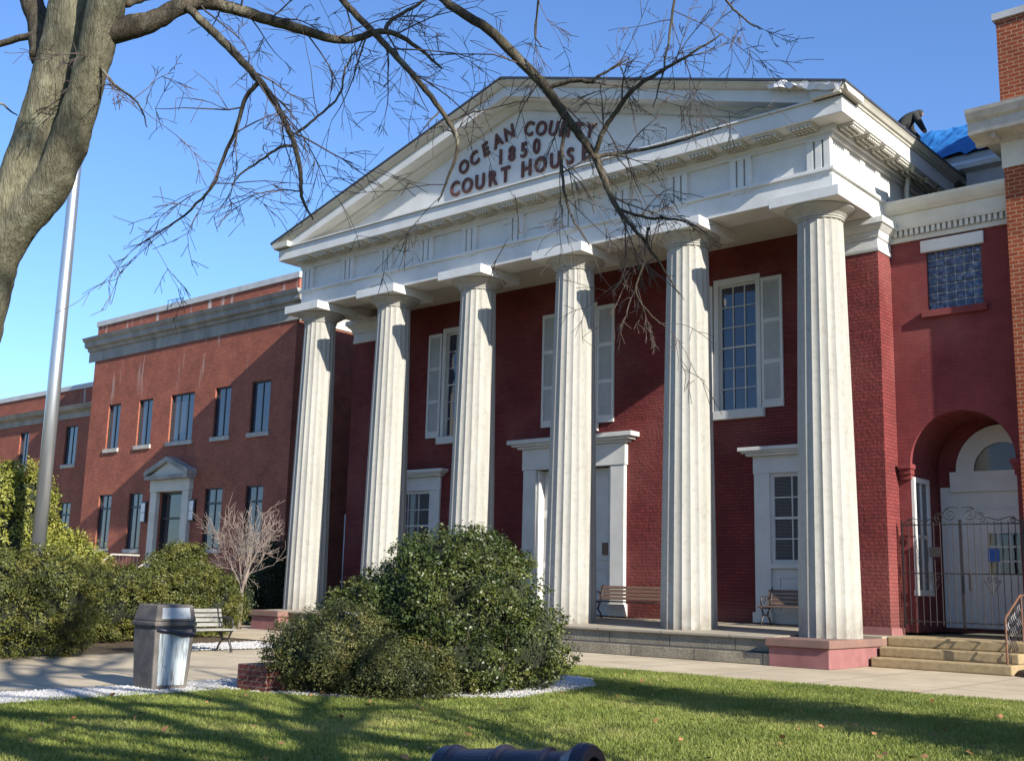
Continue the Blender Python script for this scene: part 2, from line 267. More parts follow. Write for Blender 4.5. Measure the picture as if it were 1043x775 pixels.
# ------------------------------------------------------------------ mesh helpers
class MB:
    def __init__(s): s.v = []; s.f = []
    def add(s, vs, fs):
        o = len(s.v); s.v += [tuple(map(float, p)) for p in vs]; s.f += [tuple(i + o for i in f) for f in fs]; return s
    def box(s, x0, x1, y0, y1, z0, z1):
        return s.add([(x0, y0, z0), (x1, y0, z0), (x1, y1, z0), (x0, y1, z0), (x0, y0, z1), (x1, y0, z1), (x1, y1, z1), (x0, y1, z1)],
              [(0, 3, 2, 1), (4, 5, 6, 7), (0, 1, 5, 4), (1, 2, 6, 5), (2, 3, 7, 6), (3, 0, 4, 7)])
    def prism(s, poly, axis, a0, a1):
        """poly: 2D points; axis 'x': (y,z) extruded over x; 'y': (x,z); 'z': (x,y)"""
        n = len(poly)
        def P(p, a): return (a, p[0], p[1]) if axis == 'x' else ((p[0], a, p[1]) if axis == 'y' else (p[0], p[1], a))
        vs = [P(p, a0) for p in poly] + [P(p, a1) for p in poly]
        fs = [tuple(range(n - 1, -1, -1)), tuple(range(n, 2 * n))] + [(i, (i + 1) % n, n + (i + 1) % n, n + i) for i in range(n)]
        return s.add(vs, fs)
    def sweep(s, A, B):
        n = len(A); return s.add(list(A) + list(B), [tuple(range(n - 1, -1, -1)), tuple(range(n, 2 * n))] + [(i, (i + 1) % n, n + (i + 1) % n, n + i) for i in range(n)])
    def tube(s, pts, rad, sides=8, cap=True):
        pts = [Vector(p) for p in pts]; n = len(pts)
        if not hasattr(rad, '__len__'): rad = [rad] * n
        t0 = (pts[1] - pts[0]).normalized(); up = Vector((0, 0, 1)) if abs(t0.z) < 0.9 else Vector((1, 0, 0))
        a = t0.cross(up).normalized(); vs = []
        for i in range(n):
            t = (pts[min(i + 1, n - 1)] - pts[max(i - 1, 0)])
            t = t.normalized() if t.length > 1e-9 else t0
            a = (a - t * a.dot(t)); a = a.normalized() if a.length > 1e-6 else t.orthogonal().normalized()
            b = t.cross(a)
            for k in range(sides):
                w = 2 * pi * k / sides; vs.append(pts[i] + (a * cos(w) + b * sin(w)) * rad[i])
        fs = [(i * sides + k, i * sides + (k + 1) % sides, (i + 1) * sides + (k + 1) % sides, (i + 1) * sides + k) for i in range(n - 1) for k in range(sides)]
        if cap: fs += [tuple(range(sides - 1, -1, -1)), tuple((n - 1) * sides + k for k in range(sides))]
        return s.add(vs, fs)
    def lathe(s, prof, c=(0, 0, 0), sides=32, axis='z'):
        vs = []; n = len(prof)
        for (r, h) in prof:
            for k in range(sides):
                w = 2 * pi * k / sides
                p = (r * cos(w), r * sin(w), h) if axis == 'z' else (h, r * cos(w), r * sin(w))
                vs.append((c[0] + p[0], c[1] + p[1], c[2] + p[2]))
        fs = [(i * sides + k, i * sides + (k + 1) % sides, (i + 1) * sides + (k + 1) % sides, (i + 1) * sides + k) for i in range(n - 1) for k in range(sides)]
        fs += [tuple(range(sides - 1, -1, -1)), tuple((n - 1) * sides + k for k in range(sides))]
        return s.add(vs, fs)
    def wall(s, x0, x1, z0, z1, y, holes, depth, axis='y'):
        """a wall sheet facing -Y (axis y) with rectangular openings and their reveals"""
        xs = sorted({x0, x1, *[h[0] for h in holes], *[h[1] for h in holes]}); zs = sorted({z0, z1, *[h[2] for h in holes], *[h[3] for h in holes]})
        for i in range(len(xs) - 1):
            for j in range(len(zs) - 1):
                cx, cz = (xs[i] + xs[i + 1]) / 2, (zs[j] + zs[j + 1]) / 2
                if any(h[0] < cx < h[1] and h[2] < cz < h[3] for h in holes): continue
                s.add([(xs[i], y, zs[j]), (xs[i + 1], y, zs[j]), (xs[i + 1], y, zs[j + 1]), (xs[i], y, zs[j + 1])], [(0, 1, 2, 3)])
        for (a, b, c, d) in holes:
            yd = y + depth
            s.add([(a, y, c), (a, yd, c), (a, yd, d), (a, y, d)], [(0, 1, 2, 3)]); s.add([(b, y, c), (b, yd, c), (b, yd, d), (b, y, d)], [(3, 2, 1, 0)])
            s.add([(a, y, d), (b, y, d), (b, yd, d), (a, yd, d)], [(3, 2, 1, 0)]); s.add([(a, y, c), (b, y, c), (b, yd, c), (a, yd, c)], [(0, 1, 2, 3)])
        return s
    def build(s, name, mat, parent=None, smooth=False, bevel=0.0, seg=2, world=True):
        me = bpy.data.meshes.new(name); me.from_pydata(s.v, [], s.f); me.update()
        if mat: me.materials.append(mat)
        o = bpy.data.objects.new(name, me); COL.objects.link(o)
        if smooth:
            me.polygons.foreach_set('use_smooth', [True] * len(me.polygons))
        if bevel:
            b = o.modifiers.new('bevel', 'BEVEL'); b.width = bevel; b.segments = seg; b.limit_method = 'ANGLE'; b.angle_limit = R_(40)
        if parent is not None:
            o.parent = parent
            if world: o.matrix_parent_inverse = wm(parent).inverted()
        return o
def wm(o):
    m = Matrix.LocRotScale(o.location, o.rotation_euler, o.scale)
    return (wm(o.parent) @ o.matrix_parent_inverse @ m) if o.parent else m
def tag(o, label=None, cat=None, group=None, kind=None):
    if label: o['label'] = label
    if cat: o['category'] = cat
    if group: o['group'] = group
    if kind: o['kind'] = kind
    return o
def thing(name, label, cat, loc=(0, 0, 0), rz=0.0, group=None):
    o = bpy.data.objects.new(name, None); COL.objects.link(o); o.location = loc; o.rotation_euler = (0, 0, rz); o.empty_display_size = 0.2
    return tag(o, label, cat, group)
def dup(o, parent=None):
    c = o.copy(); COL.objects.link(c); c.parent = parent
    for ch in list(o.children): dup(ch, c)
    return c
def raw_mesh(name, V, F4, mat, parent=None, tri=False):
    """numpy verts (n,3) and faces (m,3|4) -> one mesh"""
    me = bpy.data.meshes.new(name); k = F4.shape[1]
    me.vertices.add(len(V)); me.vertices.foreach_set('co', V.astype(np.float32).ravel())
    me.loops.add(F4.size); me.loops.foreach_set('vertex_index', F4.astype(np.int32).ravel())
    me.polygons.add(len(F4)); me.polygons.foreach_set('loop_start', np.arange(0, F4.size, k, dtype=np.int32)); me.polygons.foreach_set('loop_total', np.full(len(F4), k, dtype=np.int32))
    me.update(calc_edges=True); me.validate()
    me.materials.append(mat); o = bpy.data.objects.new(name, me); COL.objects.link(o)
    if parent is not None: o.parent = parent; o.matrix_parent_inverse = wm(parent).inverted()
    return o

# ------------------------------------------------------------------ ground
GZ = -0.57
def sheet(name, poly, z, mat):
    mb = MB(); mb.add([(x, y, z) for x, y in poly], [tuple(range(len(poly)))]); return tag(mb.build(name, mat), kind='structure')
sheet('ground', [(-900, -900), (900, -900), (900, 900), (-900, 900)], GZ - 0.02, M['ground'])
sheet('front_path', [(-60, -5.3), (40, -5.3), (40, 2.3), (-60, 2.3)], GZ, M['path'])
sheet('side_path', [(-9.6, -40), (-3.3, -40), (-3.3, -5.3), (-9.6, -5.3)], GZ, M['path'])
LAWN = [(-2.45, -40), (30, -40), (30, -5.3), (-3.3, -5.3), (-3.3, -6.9), (-1.6, -7.2), (-0.6, -7.7), (0.3, -8.9), (0.7, -11.0), (-0.4, -12.9), (-1.7, -13.5), (-2.5, -13.6)]
sheet('lawn', LAWN, GZ + 0.004, M['lawn'])
sheet('planting_bed', [(-3.3, -13.6), (-2.5, -13.6), (-1.7, -13.5), (-0.4, -12.9), (0.7, -11.0), (0.3, -8.9), (-0.6, -7.7), (-1.6, -7.2), (-3.3, -6.9)], GZ + 0.002, M['mulch'])
sheet('hedge_bed', [(-16.5, -30), (-9.6, -30), (-9.6, -5.4), (-16.5, -5.4)], GZ - 0.008, M['mulch'])
sheet('gravel_strip', [(-3.3, -40), (-2.45, -40), (-2.5, -13.6), (-3.3, -13.6)], GZ + 0.003, M['gravel'])

# ------------------------------------------------------------------ courthouse
CH = thing('courthouse', 'white columned Greek temple front courthouse with maroon brick walls and a lettered pediment', 'courthouse', (-8.75, 2.0, GZ))
S = 3.5; NCOL = 6; WY = 2.69; FZ = 0.15
XL, XR = -17.5, 0.0; XC = -8.75
ZN, ZAB = 9.15, 9.70
def column(x):
    o = MB(); fl = 20; per = 7; rows = 14; vs = []; n = fl * per
    for i in range(rows + 1):
        t = i / rows; z = 0.0 + t * ZN; r = 0.665 + (0.505 - 0.665) * (t ** 1.25 * 0.85 + t * 0.15)
        for k in range(n):
            a = 2 * pi * k / n; q = (k % per) / per; d = 0.044 * r * sin(pi * q) ** 0.9
            vs.append((x + (r - d) * cos(a), (r - d) * sin(a), z))
    fs = [(i * n + k, i * n + (k + 1) % n, (i + 1) * n + (k + 1) % n, (i + 1) * n + k) for i in range(rows) for k in range(n)]
    o.add(vs, fs); s = o.build('column', M['column'], CH)
    c = MB(); c.lathe([(0.50, ZN), (0.53, ZN + 0.01), (0.53, ZN + 0.045), (0.51, ZN + 0.05), (0.54, ZN + 0.06), (0.545, ZN + 0.09), (0.60, ZN + 0.15), (0.70, ZN + 0.21), (0.77, ZN + 0.255), (0.785, ZN + 0.28), (0.77, ZN + 0.30)], (x, 0, 0), 48)
    cc = c.build('echinus', M['column'], s, smooth=False)
    MB().box(x - 0.84, x + 0.84, -0.84, 0.84, ZN + 0.30, ZAB).build('abacus', M['white'], s, bevel=0.012)
def column_mat():
    m, nt, b = new_mat('weathered pale stone column'); L = nt.links; P = pos(nt)
    mp = mapping(nt, P, (2.2, 2.2, 0.22)); n1 = N(nt, 'ShaderNodeTexNoise', Scale=1.4, Detail=9.0, Roughness=0.7); L.new(mp, n1.inputs['Vector'])
    r = ramp(nt, [(0.30, (0.25, 0.24, 0.21)), (0.56, (0.325, 0.315, 0.28))]); L.new(n1.outputs[0], r.inputs[0])
    n2 = N(nt, 'ShaderNodeTexNoise', Scale=7.0, Detail=9.0, Roughness=0.75); L.new(P, n2.inputs['Vector'])
    r2 = ramp(nt, [(0.30, (0.80, 0.78, 0.74)), (0.5, (1, 1, 1))]); L.new(n2.outputs[0], r2.inputs[0])
    L.new(mix(nt, r.outputs[0], r2.outputs[0], 1.0, 'MULTIPLY'), b.inputs['Base Color']); b.inputs['Roughness'].default_value = 0.85
    sp = N(nt, 'ShaderNodeSeparateXYZ'); L.new(P, sp.inputs[0]); zr = N(nt, 'ShaderNodeMapRange'); L.new(sp.outputs[2], zr.inputs[0]); zr.inputs[1].default_value = 0.75; zr.inputs[2].default_value = -0.1
    n3 = N(nt, 'ShaderNodeTexNoise', Scale=3.5, Detail=8.0, Roughness=0.7); L.new(P, n3.inputs['Vector']); r3 = ramp(nt, [(0.38, (0, 0, 0)), (0.62, (1, 1, 1))]); L.new(n3.outputs[0], r3.inputs[0])
    mu = N(nt, 'ShaderNodeMath', operation='MULTIPLY'); L.new(zr.outputs[0], mu.inputs[0]); L.new(r3.outputs[0], mu.inputs[1])
    old = b.inputs['Base Color'].links[0].from_socket
    L.new(mix(nt, old, (0.15, 0.12, 0.09), mu.outputs[0]), b.inputs['Base Color'])
    bump(nt, b, n2.outputs[0], 0.35, 0.02); return m
M['column'] = column_mat()
for i in range(NCOL): column(XL + i * S)

# porch floor and steps
pf = MB()
pf.prism([(-1.15, -0.07), (-1.15, 0.0), (WY + 0.2, FZ), (WY + 0.2, -0.07)], 'x', XL - 0.55, XR - 0.665); pf.box(XR - 0.664, XR + 0.70, 1.02, WY + 0.2, -0.3, 0.036); pf.build('porch_floor', M['porch'], CH)
st = MB(); st.box(XL - 0.45, XR - 0.665, -1.45, 3.0, GZ + 0.001, -0.325); st.build('step', M['granite'], CH, bevel=0.02)
st = MB(); st.box(XL - 0.45, XR - 0.665, -1.13, 3.0, -0.324, -0.072); st.build('riser', M['granite'], CH)
sl = MB(); sl.prism([(-1.20, -0.055), (-1.20, 0.006), (-0.9, 0.017), (-0.9, -0.055)], 'x', XL - 0.45, XR - 0.667); sl.build('step_nosing', M['porch'], CH, bevel=0.012)
for cx in (XL, XR):
    b_ = MB(); b_.box(cx - 0.66, cx + 0.66, -1.5, 1.0, GZ + 0.001, -0.17); p = b_.build('plinth', M['pink_paint'], CH, bevel=0.012)
    t_ = MB(); t_.box(cx - 0.71, cx + 0.71, -1.57, 1.3, -0.168, -0.001); t_.build('plinth_slab', M['slab'] if 'slab' in M else M['pink_paint'], p, bevel=0.015)
# main walls
holes = []
UW = [-13.78, -8.93, -3.66]; UWH = (5.5, 9.1)
for x in UW: holes.append((x - 0.68, x + 0.68, *UWH))
LW = [-15.6, -1.95]
for x in LW: holes.append((x - 1.05, x + 1.05, 0.16, 4.0))
DX = -9.0; holes.append((DX - 1.35, DX + 1.35, 0.155, 4.32))
mw = MB(); mw.wall(XL - 0.52, XR + 0.52, FZ - 0.3, 10.4, WY, holes, 0.28)
mw.add([(XL - 0.52, WY, -0.57), (XL - 0.52, 22, -0.57), (XL - 0.52, 22, 11.3), (XL - 0.52, WY, 11.3)], [(3, 2, 1, 0)])
mw.add([(XR + 0.52, WY, 9), (XR + 0.52, 5.9, 9), (XR + 0.52, 5.9, 10.15), (XR + 0.52, WY, 10.15)], [(0, 1, 2, 3)])
mw.build('wall', M['paint_brick'], CH)
MB().box(XL - 0.5, XR + 0.5, WY + 0.33, 21.9, 0.0, 9.95).build('light_block_box', M['core'], CH)  # solid dark box added behind the walls to stop light leaking through
for (xa, xb) in ((XL - 0.52, XL + 0.9), (XR - 0.9, XR + 0.52)):
    a = MB(); a.box(xa, xb, 1.95, WY + 0.02, FZ - 0.3, 9.05); an = a.build('pilaster', M['paint_brick'], CH)
    a = MB(); a.box(xa - 0.04, xb + 0.04, 1.91, WY - 0.004, FZ - 0.25, FZ + 0.05); a.build('pilaster_base', M['pink_paint'], an, bevel=0.01)
    cp = MB()
    def ring(z0, z1, d0, d1):
        y1 = WY - 0.004
        cp.add([(xa - d0, 1.95 - d0, z0), (xb + d0, 1.95 - d0, z0), (xb + d0, y1, z0), (xa - d0, y1, z0), (xa - d1, 1.95 - d1, z1), (xb + d1, 1.95 - d1, z1), (xb + d1, y1, z1), (xa - d1, y1, z1)],
               [(0, 3, 2, 1), (4, 5, 6, 7), (0, 1, 5, 4), (1, 2, 6, 5), (2, 3, 7, 6), (3, 0, 4, 7)])
    ring(8.92, 9.00, 0.03, 0.05); ring(9.0, 9.24, 0.025, 0.025); ring(9.24, 9.29, 0.05, 0.07); ring(9.29, 9.40, 0.06, 0.10); ring(9.40, 9.50, 0.10, 0.20); ring(9.50, 9.53, 0.20, 0.22); ring(9.53, 9.695, 0.25, 0.25)
    cp.build('pilaster_capital', M['white'], an, bevel=0.02)
# entablature
YT, XT = -0.43, 0.52
e = MB(); x0, x1 = XL - XT, XR + XT
e.box(x0, x1, YT, 0.43, ZAB + 0.001, 10.20); e.box(x1 - 0.92, x1, 0.43, WY + 0.3, ZAB + 0.001, 10.20); e.box(x0, x0 + 0.92, 0.43, WY + 0.3, ZAB + 0.001, 10.20)
e.build('architrave', M['white'], CH)
e = MB(); e.box(x0 - 0.07, x1 + 0.07, YT - 0.07, YT + 0.3, 10.202, 10.29); e.box(x1 - 0.3, x1 + 0.07, YT + 0.3, 3.9, 10.202, 10.29); e.box(x0 - 0.07, x0 + 0.3, YT + 0.3, 3.9, 10.202, 10.29)
e.build('taenia', M['white'], CH, bevel=0.01)
e = MB(); e.box(x0 + 0.03, x1 - 0.03, YT + 0.03, 0.4, 10.292, 11.06); e.box(x1 - 0.6, x1 - 0.03, 0.4, 5.8, 10.292, 11.06); e.box(x0 + 0.03, x0 + 0.6, 0.4, 5.8, 10.292, 11.06)
e.build('frieze', M['white'], CH)
e = MB()
for z0, z1, d in ((11.0, 11.10, 0.05), (11.10, 11.238, 0.13)):
    e.box(x0 - d, x1 + d, YT - d, YT + 0.2, z0, z1); e.box(x1 - 0.2, x1 + d, YT + 0.2, 5.8, z0, z1); e.box(x0 - d, x0 + 0.2, YT + 0.2, 5.8, z0, z1)
e.build('bed_moulding', M['white'], CH)
YC, XCO = -1.04, 1.07
e = MB(); e.box(XL - XCO, XR + XCO, YC, YT + 0.1, 11.24, 11.62); e.box(XR + XT - 0.1, XR + XCO, YT + 0.1, 5.8, 11.24, 11.62); e.box(XL - XCO, XL - XT + 0.1, YT + 0.1, 5.8, 11.24, 11.62)
e.build('corona', M['white'], CH, bevel=0.01)
e = MB(); e.prism([(YC - 0.06, 11.622), (YC - 0.06, 11.66), (YT + 0.1, 11.76), (YT + 0.1, 11.622)], 'x', XL - XCO - 0.03, XR + XCO + 0.03); e.build('weathering_ledge', M['white'], CH)
# side eaves with a flaring gutter
for sgn, xb in ((1, XR), (-1, XL)):
    def q(d): return xb + sgn * d
    poly = [(XT - 0.1, 11.622), (XCO + 0.03, 11.622), (XCO + 0.05, 11.665), (XCO + 0.09, 11.68), (XCO + 0.13, 11.74), (XCO + 0.175, 11.79), (XT - 0.1, 11.80)]
    e = MB(); e.prism([(q(d), z) for d, z in poly], 'y', -1.235, 5.82); e.build('eave_gutter', M['trim'], CH)
def reg(name, mb_fn): pass
# triglyphs, guttae and mutules
def pegs(mb, cx, cy, z0, z1, w, dpt, nx, ny, axis):
    for a in range(nx):
        for b in range(ny):
            u = (a + 0.5) / nx * w - w / 2; v = (b + 0.5) / ny * dpt - dpt / 2
            X, Y = (cx + u, cy + v) if axis == 'x' else (cx + v, cy + u)
            r = 0.032
            mb.box(X - r, X + r, Y - r, Y + r, z0, z1)
def triglyph(cx, cy, axis, sgn=1):
    """three bars standing on the frieze, with a regula and guttae below"""
    t = MB(); g = MB(); w = 0.56
    def bx(mb, u0, u1, o0, o1, z0, z1):
        if axis == 'x': mb.box(cx + u0, cx + u1, cy - o1, cy - o0, z0, z1)
        else: mb.box(cx + sgn * o0 if sgn > 0 else cx - o1, cx + o1 if sgn > 0 else cx - o0, cy + u0, cy + u1, z0, z1)
    for k in range(3):
        u = -w / 2 + k * 0.205; bx(t, u, u + 0.15, -0.01, 0.075, 10.293, 10.95)
    bx(t, -w / 2 - 0.01, w / 2 + 0.01, -0.01, 0.095, 10.951, 11.0)
    o = t.build('triglyph', M['white'], CH)
    bx(g, -w / 2, w / 2, -0.05, 0.055, 10.150, 10.2)
    for k in range(6):
        u = -w / 2 + 0.02 + k * 0.096; bx(g, u, u + 0.05, -0.02, 0.05, 10.115, 10.152)
    g.build('regula', M['white'], o)
def mutule(cx, cy, axis):
    m_ = MB(); w, dp = 0.60, 0.36
    if axis == 'x': m_.box(cx - w / 2, cx + w / 2, cy - dp / 2, cy + dp / 2, 11.19, 11.238)
    else: m_.box(cx - dp / 2, cx + dp / 2, cy - w / 2, cy + w / 2, 11.19, 11.238)
    pegs(m_, cx, cy, 11.13, 11.192, w, dp, 6, 3, axis); m_.build('mutule', M['trim'], CH)
for i in range(11): triglyph(XL + i * 1.75 + (0.0 if 0 < i < 10 else (-0.22 if i == 0 else 0.22)), YT + 0.03, 'x')
for i in range(21): mutule(XL + i * 0.875, -0.785, 'x')
for i in range(7): mutule(XR + 0.86, -0.1 + i * 0.875, 'y')
# pediment
ZG, ZA, YG = 11.79, 14.76, -1.24
SL = (ZA - ZG) / (XR + 1.245 - XC)
ty = MB(); ty.add([(XL - 0.6, -0.40, 11.6), (XR + 0.6, -0.40, 11.6), (XC, -0.40, ZA - 0.5)], [(0, 1, 2)]); ty.build('tympanum', M['white'], CH)
def rake(prof, name, mat, ends=(XL - 1.245, XR + 1.245), z_at_end=ZG):
    for sgn, xe in ((-1, ends[0]), (1, ends[1])):
        A = [(xe, y, ZA - SL * abs(xe - XC) + d) for y, d in prof]; B = [(XC, y, ZA + d) for y, d in prof]
        m_ = MB()
        m_.sweep(A, B) if sgn > 0 else m_.sweep(B, A)
        m_.build(name, mat, CH)
rake([(-1.24, 0.0), (-1.24, -0.03), (-1.19, -0.06), (-1.13, -0.13), (-1.08, -0.15), (-0.3, -0.15), (-0.3, 0.0)], 'raking_crown', M['trim'])
rake([(-1.045, -0.152), (-1.045, -0.44), (-0.3, -0.44), (-0.3, -0.152)], 'raking_corona', M['white'], (XL - 0.95, XR + 0.95))
rake([(-0.66, -0.442), (-0.64, -0.50), (-0.56, -0.56), (-0.52, -0.64), (-0.3, -0.64), (-0.3, -0.442)], 'raking_bed_moulding', M['trim'], (XL - 0.1, XR + 0.1))
rf = MB()
for sgn in (-1, 1):
    xe = XC + sgn * (XR + 1.26 - XC)
    A = [(xe, -1.27, ZG + 0.002), (XC, -1.27, ZA + 0.006), (XC, 6.4, ZA + 0.006), (xe, 6.4, ZG + 0.002)]
    B = [(x, y, z + 0.055) for x, y, z in A]
    rf.sweep(A if sgn < 0 else A[::-1], B if sgn < 0 else B[::-1])
rf.build('roof', M['slate'], CH)
# porch ceiling
MB().box(x0 + 0.93, x1 - 0.93, 0.44, WY - 0.003, 9.98, 10.05).build('porch_ceiling', M['ceiling'], CH)
# lettering
def letter(ch, x, z, h, rot=0.0):
    c = bpy.data.curves.new('letter', 'FONT'); c.body = ch; c.size = h / 0.69; c.extrude = 0.022; c.offset = 0.015 * h / 0.42; c.align_x = 'CENTER'; c.resolution_u = 3
    t = bpy.data.objects.new('letter', c); me = bpy.data.meshes.new_from_object(t)
    bpy.data.objects.remove(t); bpy.data.curves.remove(c); me.name = 'letter'
    v = np.empty(len(me.vertices) * 3); me.vertices.foreach_get('co', v); v = v.reshape(-1, 3)
    v[:, 1] -= h / 2; ca, sa = cos(rot), sin(rot)
    out = np.c_[x + 0.86 * (v[:, 0] * ca - v[:, 1] * sa), -0.44 - v[:, 2], z + v[:, 0] * sa + v[:, 1] * ca]
    me.vertices.foreach_set('co', out.ravel()); me.update(); me.materials.clear(); me.materials.append(M['letter'])
    o = bpy.data.objects.new('letter', me); COL.objects.link(o); o.parent = CH; o.matrix_parent_inverse = wm(CH).inverted()
for ch, x, z, a in zip('OCEANCOUNTY', (-10.83, -10.42, -9.99, -9.53, -9.1, -8.37, -7.92, -7.49, -7.07, -6.62, -6.23), (12.92, 13.08, 13.25, 13.41, 13.53, 13.47, 13.36, 13.25, 13.11, 12.98, 12.87), (22, 20, 19, 18, 14, -13, -15, -16, -17, -17, -17)): letter(ch, x, z, 0.40, R_(a))
for ch, x in zip('1850', (-9.40, -8.98, -8.53, -8.08)): letter(ch, x, 12.88, 0.42)
for ch, x in zip('COURTHOUSE', (-11.16, -10.67, -10.17, -9.68, -9.2, -8.43, -7.92, -7.41, -6.89, -6.38)): letter(ch, x, 12.31, 0.44)

# windows of the courthouse
def sash(par, x0, x1, z0, z1, y, nx, nz, gm, fm, bar=0.025, fr=0.06, meet=True, dep=0.05):
    """frame with glazing bars on one pane sheet"""
    f = MB(); f.box(x0, x0 + fr, y - dep, y, z0, z1); f.box(x1 - fr, x1, y - dep, y, z0, z1); f.box(x0 + fr, x1 - fr, y - dep, y, z0, z0 + fr); f.box(x0 + fr, x1 - fr, y - dep, y, z1 - fr, z1)
    for i in range(1, nx):
        xx = x0 + fr + (x1 - x0 - 2 * fr) * i / nx; f.box(xx - bar / 2, xx + bar / 2, y - dep + 0.012, y - 0.004, z0 + fr, z1 - fr)
    for j in range(1, nz):
        zz = z0 + fr + (z1 - z0 - 2 * fr) * j / nz; b = bar * (2.0 if meet and j * 2 == nz else 1.0)
        f.box(x0 + fr, x1 - fr, y - dep + (0.006 if b > bar else 0.016), y - 0.006, zz - b / 2, zz + b / 2)
    f.build('sash', fm, par)
    MB().box(x0 + fr * 0.5, x1 - fr * 0.5, y + 0.001, y + 0.02, z0 + fr * 0.5, z1 - fr * 0.5).build('pane', gm, par)
def shutter(par, x0, x1, z0, z1, y):
    """louvred shutter of three panels, hung flat on the wall"""
    f = MB(); w = 0.075; f.box(x0, x0 + w, y - 0.055, y - 0.006, z0, z1); f.box(x1 - w, x1, y - 0.055, y - 0.006, z0, z1)
    rails = [z0, z0 + (z1 - z0) * 0.345, z0 + (z1 - z0) * 0.66, z1]
    hs = [0.20, 0.10, 0.10, 0.11]
    zr = [(rails[0], rails[0] + hs[0]), (rails[1] - 0.05, rails[1] + 0.05), (rails[2] - 0.05, rails[2] + 0.05), (rails[3] - hs[3], rails[3])]
    for a, b in zr: f.box(x0 + w, x1 - w, y - 0.052, y - 0.008, a, b)
    for k in range(3):
        lo, hi = zr[k][1], zr[k + 1][0]; n = int((hi - lo) / 0.055)
        for i in range(n):
            z = lo + (i + 0.5) * (hi - lo) / n
            f.add([(x0 + w, y - 0.048, z - 0.022), (x1 - w, y - 0.048, z - 0.022), (x1 - w, y - 0.012, z + 0.026), (x0 + w, y - 0.012, z + 0.026),
                   (x0 + w, y - 0.048, z - 0.014), (x1 - w, y - 0.048, z - 0.014), (x1 - w, y - 0.012, z + 0.034), (x0 + w, y - 0.012, z + 0.034)],
                  [(0, 3, 2, 1), (4, 5, 6, 7), (0, 1, 5, 4), (1, 2, 6, 5), (2, 3, 7, 6), (3, 0, 4, 7)])
    f.box(x0 + w, x1 - w, y - 0.011, y - 0.007, z0 + 0.1, z1 - 0.1)
    f.build('shutter', M['white'], CH)
for x in UW:
    c = MB(); c.box(x - 0.69, x - 0.56, WY - 0.03, WY + 0.14, 5.55, 9.12); c.box(x + 0.56, x + 0.69, WY - 0.03, WY + 0.14, 5.55, 9.12); c.box(x - 0.559, x + 0.559, WY - 0.03, WY + 0.14, 8.95, 9.12)
    w = c.build('window', M['white'], CH)
    MB().box(x - 0.78, x + 0.78, WY - 0.12, WY + 0.1, 5.32, 5.549).build('sill', M['white'], w, bevel=0.01)
    sash(w, x - 0.559, x + 0.559, 5.552, 8.949, WY + 0.13, 3, 6, M['blue_glass'], M['white'], 0.022, 0.045)
    shutter(CH, x + 0.72, x + 1.32, 5.55, 8.98, WY); shutter(CH, x - 1.32, x - 0.72, 5.55, 8.98, WY)
for x in LW:
    c = MB(); D = 0.065
    c.box(x - 1.25, x - 0.82, WY - D, WY + 0.03, 0.17, 3.86); c.box(x + 0.82, x + 1.25, WY - D, WY + 0.03, 0.17, 3.86); c.box(x - 1.27, x + 1.27, WY - D - 0.01, WY + 0.03, 3.861, 4.3)
    c.box(x - 1.32, x - 0.78, WY - D - 0.03, WY + 0.03, 0.168, 0.42); c.box(x + 0.78, x + 1.32, WY - D - 0.03, WY + 0.03, 0.168, 0.42)
    w = c.build('window_surround', M['white'], CH, bevel=0.01)
    k = MB(); k.box(x - 1.40, x + 1.40, WY - 0.22, WY - 0.003, 4.301, 4.37); k.box(x - 1.5, x + 1.5, WY - 0.29, WY - 0.003, 4.371, 4.42); k.box(x - 1.57, x + 1.57, WY - 0.34, WY - 0.003, 4.421, 4.52); k.build('cornice', M['white'], w, bevel=0.012)
    sash(w, x - 0.819, x + 0.819, 1.621, 3.859, WY + 0.06, 3, 4, M['blinds'], M['white'], 0.03, 0.09)
    MB().box(x - 0.9, x + 0.9, WY - 0.06, WY + 0.08, 1.5, 1.62).build('sill', M['white'], w, bevel=0.008)
    p = MB(); p.box(x - 0.819, x + 0.819, WY + 0.03, WY + 0.1, 0.16, 1.499); p.box(x - 0.6, x + 0.6, WY + 0.0, WY + 0.029, 0.4, 0.46); p.box(x - 0.6, x + 0.6, WY + 0.0, WY + 0.029, 1.28, 1.34); p.box(x - 0.66, x - 0.601, WY, WY + 0.028, 0.4, 1.34); p.box(x + 0.601, x + 0.66, WY, WY + 0.028, 0.4, 1.34)
    p.build('apron_panel', M['white'], w)
# great door
c = MB()
for sg in (-1, 1):
    xa, xb = sorted((DX + sg * 1.36, DX + sg * 1.83)); c.box(xa, xb, WY - 0.12, WY + 0.03, 0.17, 4.3); c.box(xa - 0.05, xb + 0.05, WY - 0.15, WY + 0.03, 0.169, 0.5)
    xa, xb = sorted((DX + sg * 1.26, DX + sg * 1.34)); c.box(xa, xb, WY - 0.05, WY + 0.26, 0.17, 4.28)
c.box(DX - 1.87, DX + 1.87, WY - 0.14, WY + 0.03, 4.301, 4.92)
dr = c.build('door_surround', M['white'], CH, bevel=0.012)
k = MB(); k.box(DX - 2.0, DX + 2.0, WY - 0.24, WY - 0.003, 4.921, 4.99); k.box(DX - 2.14, DX + 2.14, WY - 0.34, WY - 0.003, 4.991, 5.06); k.box(DX - 2.26, DX + 2.26, WY - 0.42, WY - 0.003, 5.061, 5.19); k.build('cornice', M['white'], dr, bevel=0.015)
d = MB(); d.box(DX - 1.25, DX + 1.25, WY + 0.2, WY + 0.26, 0.17, 4.28)
